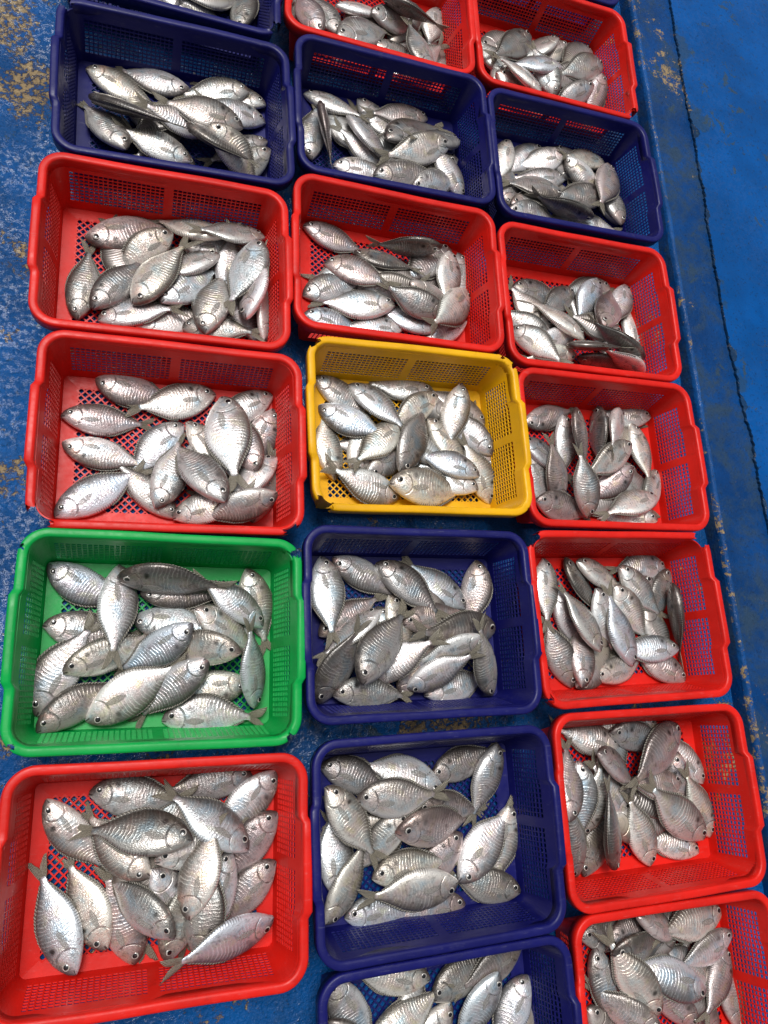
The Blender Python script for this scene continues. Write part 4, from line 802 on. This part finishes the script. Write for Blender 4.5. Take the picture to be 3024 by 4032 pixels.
(1.314, 0.1111, 0.042, 0.188, 0.0742, -0.0016, 0.9953, -0.0624, 'v', 0, "bluish silver fish, head right, in front right corner of right column's fourth red crate"),
(0.2125, -0.2599, 0.0432, 0.188, -0.0955, -0.6081, 0.788, 0.0161, 'v', 3, "bluish silver fish, head up, by right wall of left column's third red crate"),
(0.0037, -0.4079, 0.0312, 0.188, 0.5278, -0.1069, -0.0832, 0.8385, 'w', 4, "straw silver fish, head down, in front left corner of left column's third red crate"),
(-0.0435, -0.4388, 0.039, 0.2052, 0.5425, -0.1002, -0.0423, 0.833, 'v', 0, "bluish silver fish, head down, in front left corner of left column's third red crate"),
(0.1583, -0.4306, 0.0726, 0.188, 0.1327, 0.7242, 0.6656, 0.122, 'd', 1, "dark grey fish, head down, in front right corner of left column's third red crate"),
(0.2976, -0.3874, 0.044, 0.2198, -0.0547, 0.1858, -0.1796, 0.9645, 'v', 4, "bluish silver fish, head upper right, in front right corner of left column's third red crate"),
(0.4598, -0.1889, 0.056, 0.1966, 0.9947, 0.0729, -0.072, -0.0043, 'g', 4, "grey fish, head left, by back wall of middle column's third navy crate"),
(0.5379, -0.2539, 0.0684, 0.2296, 0.9733, 0.2035, 0.106, -0.0119, 'k', 6, "lower pinkish grey fish, head left, at centre of middle column's third navy crate"),
(0.8333, -0.3992, 0.0243, 0.188, 0.0302, 0.1086, 0.9933, 0.0243, 'd', 7, "dark grey fish, head right, in front right corner of middle column's third navy crate"),
(0.4956, -0.3388, 0.0367, 0.2011, 0.9979, -0.0097, 0.0295, 0.056, 'w', 0, "straw silver fish, head left, by front wall of middle column's third navy crate"),
(0.4008, -0.4119, 0.0355, 0.188, -0.1971, 0.8501, 0.4823, -0.0766, 'w', 3, "straw silver fish, head lower left, in front left corner of middle column's third navy crate"),
(0.4874, -0.6309, 0.0275, 0.1919, 0.9741, -0.0918, -0.0194, 0.2056, 'w', 4, "straw silver fish, head lower left, by back wall of middle column's fourth navy crate"),
(0.7611, -0.5371, 0.0424, 0.188, -0.4568, -0.0237, -0.1179, 0.8814, 'v', 0, "bluish silver fish, head upper right, in back right corner of middle column's fourth navy crate"),
(1.0126, -0.1179, 0.0935, 0.188, 0.9424, -0.1467, 0.2128, -0.2125, 'k', 11, "pinkish grey fish, head upper left, by back wall of right column's fifth red crate"),
(1.2739, -0.2033, 0.0389, 0.1925, -0.0715, -0.0041, 0.9905, -0.1178, 'k', 7, "pinkish grey fish, head right, at centre of right column's fifth red crate"),
(0.9317, -0.2589, 0.0842, 0.188, 0.0926, 0.7641, 0.6356, -0.0611, 'k', 1, "belly-up pinkish fish, head down, by left wall of right column's fifth red crate"),
(1.3616, -0.4947, 0.016, 0.2441, -0.1137, -0.0209, 0.9932, -0.011, 'w', 3, "straw silver fish, head right, in back right corner of right column's sixth red crate"),
(1.0065, -0.5256, 0.0247, 0.188, 0.0025, 0.779, -0.627, -0.002, 'g', 7, "grey fish, head up, by left wall of right column's sixth red crate"),
(1.2364, -0.7057, 0.0408, 0.188, 0.1285, 0.3642, 0.9061, 0.1724, 'k', 0, "pinkish grey fish, head lower right, at centre of right column's sixth red crate"),
(1.3622, -0.5667, 0.016, 0.188, -0.437, 0.1117, 0.0361, 0.8918, 'k', 11, "pinkish grey fish, head up, by right wall of right column's sixth red crate"),
(1.1862, 1.3109, 0.0626, 0.2171, 0.0626, 0.0388, 0.6571, 0.7502, 'd', 7, "dark edge-on fish, head right, by front wall of right column's large navy crate"),
(1.2898, 0.8825, 0.0785, 0.2059, 0.191, 0.1674, 0.6374, 0.7274, 'd', 0, "dark edge-on fish, head lower right, in front right corner of right column's second red crate"),
(-0.0193, 0.2505, 0.0537, 0.2307, 0.8767, 0.4747, -0.0783, 0.0056, 'd', 11, 'dark edge-on fish, head left, by back wall of green crate'),
(-0.0572, -0.019, 0.0256, 0.218, -0.0745, 0.9486, 0.302, 0.0575, 'p', 7, 'pale silver fish, head lower left, by front wall of green crate'),
(0.5825, 0.029, 0.0343, 0.188, -0.2275, 0.9362, 0.2437, 0.1109, 'p', 0, "lower pale silver fish, head lower left, by front wall of middle column's second navy crate"),
(0.4632, 0.0374, 0.0908, 0.2231, 0.8743, -0.0441, 0.0838, 0.476, 'd', 11, "dark grey fish, head lower left, by left wall of middle column's second navy crate"),
(1.1763, 0.0694, 0.0323, 0.2139, -0.0843, 0.5645, 0.8197, -0.0482, 'v', 7, "bluish silver fish, head down, at centre of right column's fourth red crate"),
(0.2467, -0.2629, 0.0536, 0.2094, -0.0731, 0.3136, 0.926, -0.1968, 'v', 5, "bluish silver fish, head lower right, in back right corner of left column's third red crate"),
(0.1415, -0.2325, 0.0788, 0.218, 0.0876, 0.1068, 0.9719, -0.1908, 'd', 3, "dark grey fish, head right, by back wall of left column's third red crate"),
(0.1373, -0.3648, 0.0785, 0.188, 0.7772, -0.1668, -0.1273, 0.5932, 'w', 9, "straw silver fish, head down, at centre of left column's third red crate"),
(0.1152, -0.3892, 0.0853, 0.1908, 0.2152, 0.2939, 0.9217, 0.1331, 'g', 1, "grey fish, head lower right, by front wall of left column's third red crate"),
(0.3971, -0.1582, 0.0592, 0.1953, 0.8823, -0.0306, 0.0163, -0.4693, 'w', 4, "straw silver fish, head upper left, by left wall of middle column's third navy crate"),
(0.6878, -0.3648, 0.0289, 0.2114, 0.0771, 0.9109, 0.4044, 0.0277, 'p', 7, "pale silver fish, head lower left, by right wall of middle column's third navy crate"),
(0.6807, -0.3619, 0.0415, 0.2196, -0.0208, 0.0155, -0.1577, 0.9872, 'w', 0, "straw silver fish, head right, by front wall of middle column's third navy crate"),
(1.2953, -0.0738, 0.0299, 0.245, -0.1313, -0.2692, 0.9514, 0.0718, 'k', 3, "pinkish grey fish, head upper right, in back right corner of right column's fifth red crate"),
(1.3269, -0.3322, 0.0317, 0.245, -0.0539, 0.3034, 0.9404, 0.1437, 'w', 7, "straw silver fish, head lower right, in front right corner of right column's fifth red crate"),
(1.1785, -0.381, 0.016, 0.1928, -0.0747, 0.5596, 0.823, 0.0621, 'w', 0, "straw silver fish, head down, by front wall of right column's fifth red crate"),
(1.0614, -0.3748, 0.0438, 0.2149, 0.5614, 0.3101, 0.1588, 0.7507, 'd', 11, "dark edge-on fish, head down, in front left corner of right column's fifth red crate"),
(1.3649, -0.5346, 0.04, 0.1915, -0.0212, -0.1795, 0.9801, 0.0826, 'p', 7, "pale silver fish, head upper right, in back right corner of right column's sixth red crate"),
(1.2619, -0.6353, 0.0556, 0.2356, 0.206, 0.0332, 0.0985, 0.973, 'v', 9, "bluish silver fish, head right, at centre of right column's sixth red crate"),
(1.1282, -0.6646, 0.0564, 0.2214, 0.0793, 0.4459, 0.87, 0.195, 'w', 1, "straw silver fish, head lower right, at centre of right column's sixth red crate"),
(1.1196, -0.6837, 0.0678, 0.188, 0.1742, 0.1963, 0.9506, 0.1658, 'g', 10, "grey fish, head lower right, by left wall of right column's sixth red crate")]
rnd = random.Random(11)
def add_fish(i, rec):
    (x, y, z, L, qw, qx, qy, qz, tone, var, label) = rec
    e = bpy.data.objects.new("fish", None); e.empty_display_size = 0.02; col.objects.link(e)
    e.location = (x, y, z); e.rotation_mode = 'QUATERNION'; e.rotation_quaternion = (qw, qx, qy, qz)
    e.scale = (L, L * rnd.uniform(.88, 1.04), L * rnd.uniform(.9, 1.12))
    tag(e, label, "fish", "fish lying in the crates")
    m = VAR[var]; j = rnd.uniform(.86, 1.14); tc = TONE[tone]
    b = link("body", m['body'], e); b.color = (tc[0] * j * rnd.uniform(.97, 1.03), tc[1] * j, tc[2] * j * rnd.uniform(.96, 1.04), 1)
    for s in (1, -1): link("eye", m['eye', s], e); link("pectoral_fin", m['pec', s], e)
    link("tail_fin", m['tail'], e); link("dorsal_fin", m['dorsal'], e); link("anal_fin", m['anal'], e)
for i, rec in enumerate(FISH): add_fish(i, rec)
# the few that show least, half buried under the others
REST = [
(0.0846, 1.8124, 0.0268, 0.2008, 0.0261, -0.5736, 0.8185, 0.0183, 'g', 0),
(0.0139, 1.2957, 0.0256, 0.188, 0.0269, 0.488, 0.8723, -0.015, 'w', 3),
(0.0576, 1.3627, 0.0311, 0.188, -0.4356, 0.038, -0.0919, 0.8946, 'w', 4),
(0.0629, 1.3955, 0.0404, 0.188, -0.3967, -0.0469, 0.1373, 0.9064, 'w', 0),
(0.6087, 1.6457, 0.031, 0.245, 0.0179, 0.8555, 0.5166, -0.0296, 'g', 3),
(0.4468, 1.6471, 0.031, 0.245, 0.021, 0.7941, 0.6069, -0.0275, 'w', 7),
(0.6831, 1.9332, 0.029, 0.2239, 0.5335, 0.0283, 0.0179, -0.8451, 'g', 0),
(0.5214, 1.2884, 0.0291, 0.2255, 0.8677, -0.0166, 0.0291, 0.496, 'p', 11),
(0.5931, 1.4346, 0.0271, 0.204, 0.9801, -0.0064, 0.0314, 0.1957, 'w', 4),
(0.5015, 1.3579, 0.0269, 0.2013, 0.0237, 0.7032, 0.7102, -0.0214, 'w', 0),
(1.1184, 1.9651, 0.0265, 0.1972, -0.0188, 0.8018, -0.5967, -0.0253, 'g', 3),
(0.9133, 1.7268, 0.031, 0.245, 0.0151, 0.8994, 0.4357, -0.0312, 'w', 7),
(1.2564, 1.9675, 0.0261, 0.2127, -0.4836, -0.0183, -0.0165, 0.875, 'w', 0),
(1.0638, 1.4539, 0.0256, 0.188, -0.013, 0.9054, -0.4236, -0.0279, 'g', 3),
(1.1015, 1.5565, 0.026, 0.1921, 0.9784, 0.0064, 0.0305, -0.2046, 'w', 4),
(1.1048, 1.2475, 0.0224, 0.219, 0.7923, 0.0126, 0.0021, 0.61, 'p', 0),
(-0.0242, 0.9009, 0.0256, 0.188, 0.5319, -0.026, 0.0164, 0.8462, 'w', 11),
(0.2203, 1.0899, 0.0256, 0.188, 0.0296, -0.2701, 0.9623, 0.0083, 'p', 7),
(0.0407, 0.9954, 0.0256, 0.188, 0.726, 0.0211, 0.0223, -0.687, 'g', 0),
(0.6049, 1.0162, 0.0256, 0.188, 0.9905, -0.0041, 0.0305, 0.134, 'g', 11),
(0.5385, 1.0854, 0.0256, 0.188, 0.6454, 0.0235, 0.0199, -0.7632, 'p', 4),
(0.5344, 1.059, 0.0338, 0.188, -0.1807, -0.0585, 0.0277, 0.9814, 'p', 0),
(1.2104, 0.9024, 0.0263, 0.1959, 0.0236, 0.66, 0.7506, -0.0208, 'p', 3),
(1.0865, 0.9392, 0.0256, 0.188, 0.4148, -0.028, 0.0128, 0.9094, 'w', 4),
(1.0213, 1.0167, 0.0339, 0.188, 0.0693, -0.5974, 0.7989, -0.0048, 'w', 0),
(0.2932, 0.4814, 0.0256, 0.188, -0.1916, -0.0302, -0.0059, 0.981, 'w', 11),
(0.104, 0.5043, 0.0256, 0.188, 0.0016, 0.9982, 0.0506, -0.0307, 'w', 7),
(0.0797, 0.4575, 0.0326, 0.188, 0.0835, 0.905, 0.4154, 0.0383, 'w', 0),
(0.7266, 0.6814, 0.0256, 0.188, 0.1642, -0.0304, 0.005, 0.9859, 'w', 11),
(0.5921, 0.5846, 0.0256, 0.188, 0.0307, -0.0433, 0.9986, 0.0013, 'g', 7),
(0.7162, 0.5561, 0.0256, 0.188, 0.03, 0.2147, 0.9762, -0.0066, 'g', 0),
(1.1621, 0.5907, 0.0277, 0.21, 0.9112, -0.0134, 0.0296, 0.4106, 'w', 11),
(1.2143, 0.5221, 0.0263, 0.1955, 0.0306, -0.2208, 0.9748, 0.0069, 'g', 7),
(1.2615, 0.5788, 0.0265, 0.1971, -0.0008, -0.1054, 0.9944, 0.0073, 'w', 0),
(0.058, 0.1002, 0.0256, 0.188, 0.9923, -0.0037, 0.0305, 0.1201, 'w', 11),
(0.1382, 0.1922, 0.0267, 0.188, -0.4341, -0.0292, 0.1153, 0.893, 'g', 4),
(0.2557, 0.1058, 0.0256, 0.188, 0.3581, -0.0278, 0.0136, 0.9332, 'g', 0),
(0.551, 0.1075, 0.0268, 0.2011, 0.9989, -0.0011, 0.0318, 0.0343, 'w', 11),
(0.5258, 0.2066, 0.016, 0.188, 0.8238, -0.0049, -0.0812, -0.5611, 'p', 4),
(0.6848, 0.1624, 0.0256, 0.188, 0.0271, 0.4705, 0.8818, -0.0145, 'w', 0),
(1.0178, 0.0198, 0.0261, 0.193, 0.011, 0.9359, 0.3509, -0.0292, 'g', 3),
(1.1259, 0.256, 0.0249, 0.1988, 0.6416, 0.0184, 0.0153, -0.7667, 'g', 4),
(1.2765, 0.2917, 0.0225, 0.2323, -0.0124, -0.3003, 0.9538, -0.0004, 'g', 0),
(0.03, -0.2847, 0.0256, 0.188, 0.9201, 0.012, 0.0283, -0.3906, 'p', 11),
(0.0224, -0.2655, 0.0389, 0.188, -0.1476, 0.8074, -0.5699, 0.0377, 'w', 7),
(0.1264, -0.3285, 0.0378, 0.188, 0.3592, 0.0599, 0.2017, 0.9092, 'p', 0),
(0.5208, -0.167, 0.0256, 0.188, 0.7875, 0.019, 0.0243, -0.6155, 'w', 11),
(0.5786, -0.2601, 0.04, 0.188, 0.0712, 0.0351, 0.9948, 0.063, 'w', 7),
(0.5163, -0.1683, 0.0328, 0.1911, 0.9908, -0.037, 0.0538, -0.1186, 'g', 0),
(0.5326, -0.6645, 0.0256, 0.188, 0.0154, 0.8651, 0.5006, -0.0266, 'g', 3),
(1.0387, -0.2086, 0.0261, 0.1932, 0.0123, 0.9181, 0.3952, -0.0287, 'g', 7),
(1.0634, -0.2776, 0.0292, 0.2261, -0.002, 0.9977, -0.0594, -0.0335, 'w', 0),
(1.263, -0.2606, 0.02, 0.2145, 0.1652, 0.0361, 0.0342, 0.985, 'g', 11),
(1.2189, -0.5157, 0.0257, 0.1891, -0.2344, -0.03, -0.0072, 0.9716, 'w', 4),
(1.1529, -0.6495, 0.0256, 0.188, 0.0103, 0.9291, 0.3686, -0.029, 'w', 0),
(1.1792, -0.6113, 0.0366, 0.2015, -0.0298, 0.9783, -0.1985, -0.0509, 'g', 3),
(0.0961, 1.2426, 0.016, 0.188, -0.0756, 0.1185, 0.9863, 0.086, 'p', 7),
(0.389, 1.7037, 0.0256, 0.188, 0.0252, 0.5719, 0.8198, -0.0176, 'p', 0),
(0.4545, 1.6888, 0.0396, 0.188, -0.0291, 0.4647, 0.8832, -0.0553, 'p', 3),
(0.4696, 1.8189, 0.0216, 0.188, 0.9992, -0.0086, -0.0003, 0.0391, 'g', 4),
(0.5167, 1.7385, 0.0185, 0.188, 0.9888, -0.0129, -0.0822, -0.1241, 'p', 0),
(0.7622, 1.7069, 0.0256, 0.188, 0.0243, 0.6139, 0.7888, -0.0189, 'p', 3),
(0.4236, 1.5044, 0.016, 0.188, 0.8655, 0.0317, -0.0936, -0.491, 'g', 4),
(0.7895, 1.4382, 0.0256, 0.188, 0.0302, -0.1928, 0.9808, 0.006, 'v', 0),
(0.7739, 1.415, 0.0499, 0.188, 0.0183, -0.3553, 0.909, 0.217, 'p', 3),
(0.669, 1.4603, 0.0381, 0.188, 0.0126, -0.2177, 0.9744, 0.0535, 'p', 7),
(1.1823, 1.9363, 0.0454, 0.188, 0.073, -0.3138, 0.9457, 0.0429, 'g', 0),
(1.0914, 1.4912, 0.0307, 0.188, 0.9943, 0.0995, 0.0347, -0.0136, 'w', 11),
(0.6656, 1.01, 0.0334, 0.188, 0.0151, 0.1231, 0.992, 0.024, 'd', 7),
(0.8236, 0.546, 0.0256, 0.188, 0.0237, 0.6366, 0.7706, -0.0196, 'p', 0),
(1.1895, 0.5717, 0.0432, 0.188, 0.9414, 0.0519, 0.0634, -0.3272, 'd', 11),
(0.7897, 1.4827, 0.0403, 0.2086, -0.1217, -0.258, 0.9338, -0.2159, 'w', 7),
(0.5467, 1.2983, 0.0427, 0.188, 0.9918, 0.1089, 0.0133, 0.0659, 'w', 0),
(0.8834, 1.845, 0.0241, 0.2275, 0.9622, -0.0088, 0.0206, 0.2713, 'p', 11),
(1.1387, 1.9319, 0.059, 0.188, 0.1679, -0.2543, 0.9385, -0.1622, 'g', 7),
(1.2791, 1.963, 0.024, 0.245, -0.115, -0.3675, 0.9228, 0.0169, 'w', 0),
(1.2513, 1.8294, 0.0386, 0.2197, -0.1088, -0.1453, 0.9645, 0.1917, 'p', 3),
(0.9413, 1.3255, 0.0302, 0.188, 0.9879, 0.0303, 0.048, 0.1444, 'g', 4),
(1.3097, 1.3485, 0.016, 0.188, -0.0394, 0.4746, 0.8791, 0.0213, 'p', 0),
(1.3031, 1.3308, 0.0395, 0.188, -0.0204, 0.5915, 0.8056, -0.0277, 'p', 3),
(0.498, 0.9886, 0.0161, 0.188, 0.9679, 0.2073, -0.1219, 0.0727, 'g', 4),
(1.2504, 1.1282, 0.0204, 0.1885, 0.0168, -0.1224, 0.9923, 0.0021, 'w', 0),
(1.1996, 0.9452, 0.025, 0.188, 0.0131, 0.4594, 0.8866, 0.0515, 'w', 3),
(1.2522, 0.9667, 0.0437, 0.188, 0.0043, 0.0771, 0.9955, 0.055, 'p', 7),
(0.8195, 0.6648, 0.0262, 0.188, 0.0014, 0.2353, 0.9717, -0.0196, 'p', 0),
(1.2415, 0.2198, 0.0203, 0.188, 0.8327, 0.0092, 0.0141, -0.5535, 'w', 11),
(0.8369, -0.6115, 0.0203, 0.188, 0.0139, -0.5649, 0.825, 0.0095, 'w', 7),
(1.061, -0.1438, 0.0346, 0.188, -0.4992, -0.0883, 0.0434, 0.8609, 'w', 0),
(1.2382, -0.4888, 0.0241, 0.188, 0.0258, -0.1167, 0.9861, -0.1154, 'd', 3),
(0.1802, 1.7774, 0.016, 0.188, -0.1059, -0.2593, 0.9581, -0.0596, 'p', 7),
(0.6133, 1.0005, 0.0695, 0.188, -0.1057, 0.9694, -0.1953, -0.1048, 'k', 3),
(1.3107, -0.7367, 0.016, 0.188, -0.035, 0.3703, 0.9221, 0.1063, 'w', 3),
(0.9764, -0.6386, 0.0203, 0.188, 0.9072, 0.0071, 0.0153, -0.4204, 'w', 4),
(1.0522, 0.8948, 0.0699, 0.188, 0.5099, 0.8582, -0.0078, 0.0579, 'k', 0),
(0.4066, -0.5739, 0.0334, 0.188, 0.8844, 0.1591, -0.0208, -0.4382, 'k', 11)]
def rest_mesh():
    bm = bmesh.new(); mats = [M_FISH, M_EYE, M_TAIL, M_PEC, M_DOR]
    for (x, y, z, L, qw, qx, qy, qz, tone, var) in REST:
        M = Matrix.Translation((x, y, z)) @ Quaternion((qw, qx, qy, qz)).to_matrix().to_4x4() @ Matrix.Scale(L, 4)
        for key, mi in (('body', 0), (('eye', 1), 1), (('eye', -1), 1), ('tail', 2), (('pec', 1), 3), (('pec', -1), 3), ('dorsal', 4), ('anal', 4)):
            me = VAR[var][key]; n0, f0 = len(bm.verts), len(bm.faces); bm.from_mesh(me); bm.verts.ensure_lookup_table(); bm.faces.ensure_lookup_table()
            for v in bm.verts[n0:]: v.co = M @ v.co
            for f in bm.faces[f0:]: f.material_index = mi
    me = bpy.data.meshes.new("buried_fish"); bm.to_mesh(me); bm.free()
    for m in mats: me.materials.append(m)
    return me
o = link("buried_fish", rest_mesh()); o.color = (.7, .68, .65, 1)
tag(o, "grey silver fish mostly buried under the other fish in the crates", kind="stuff")
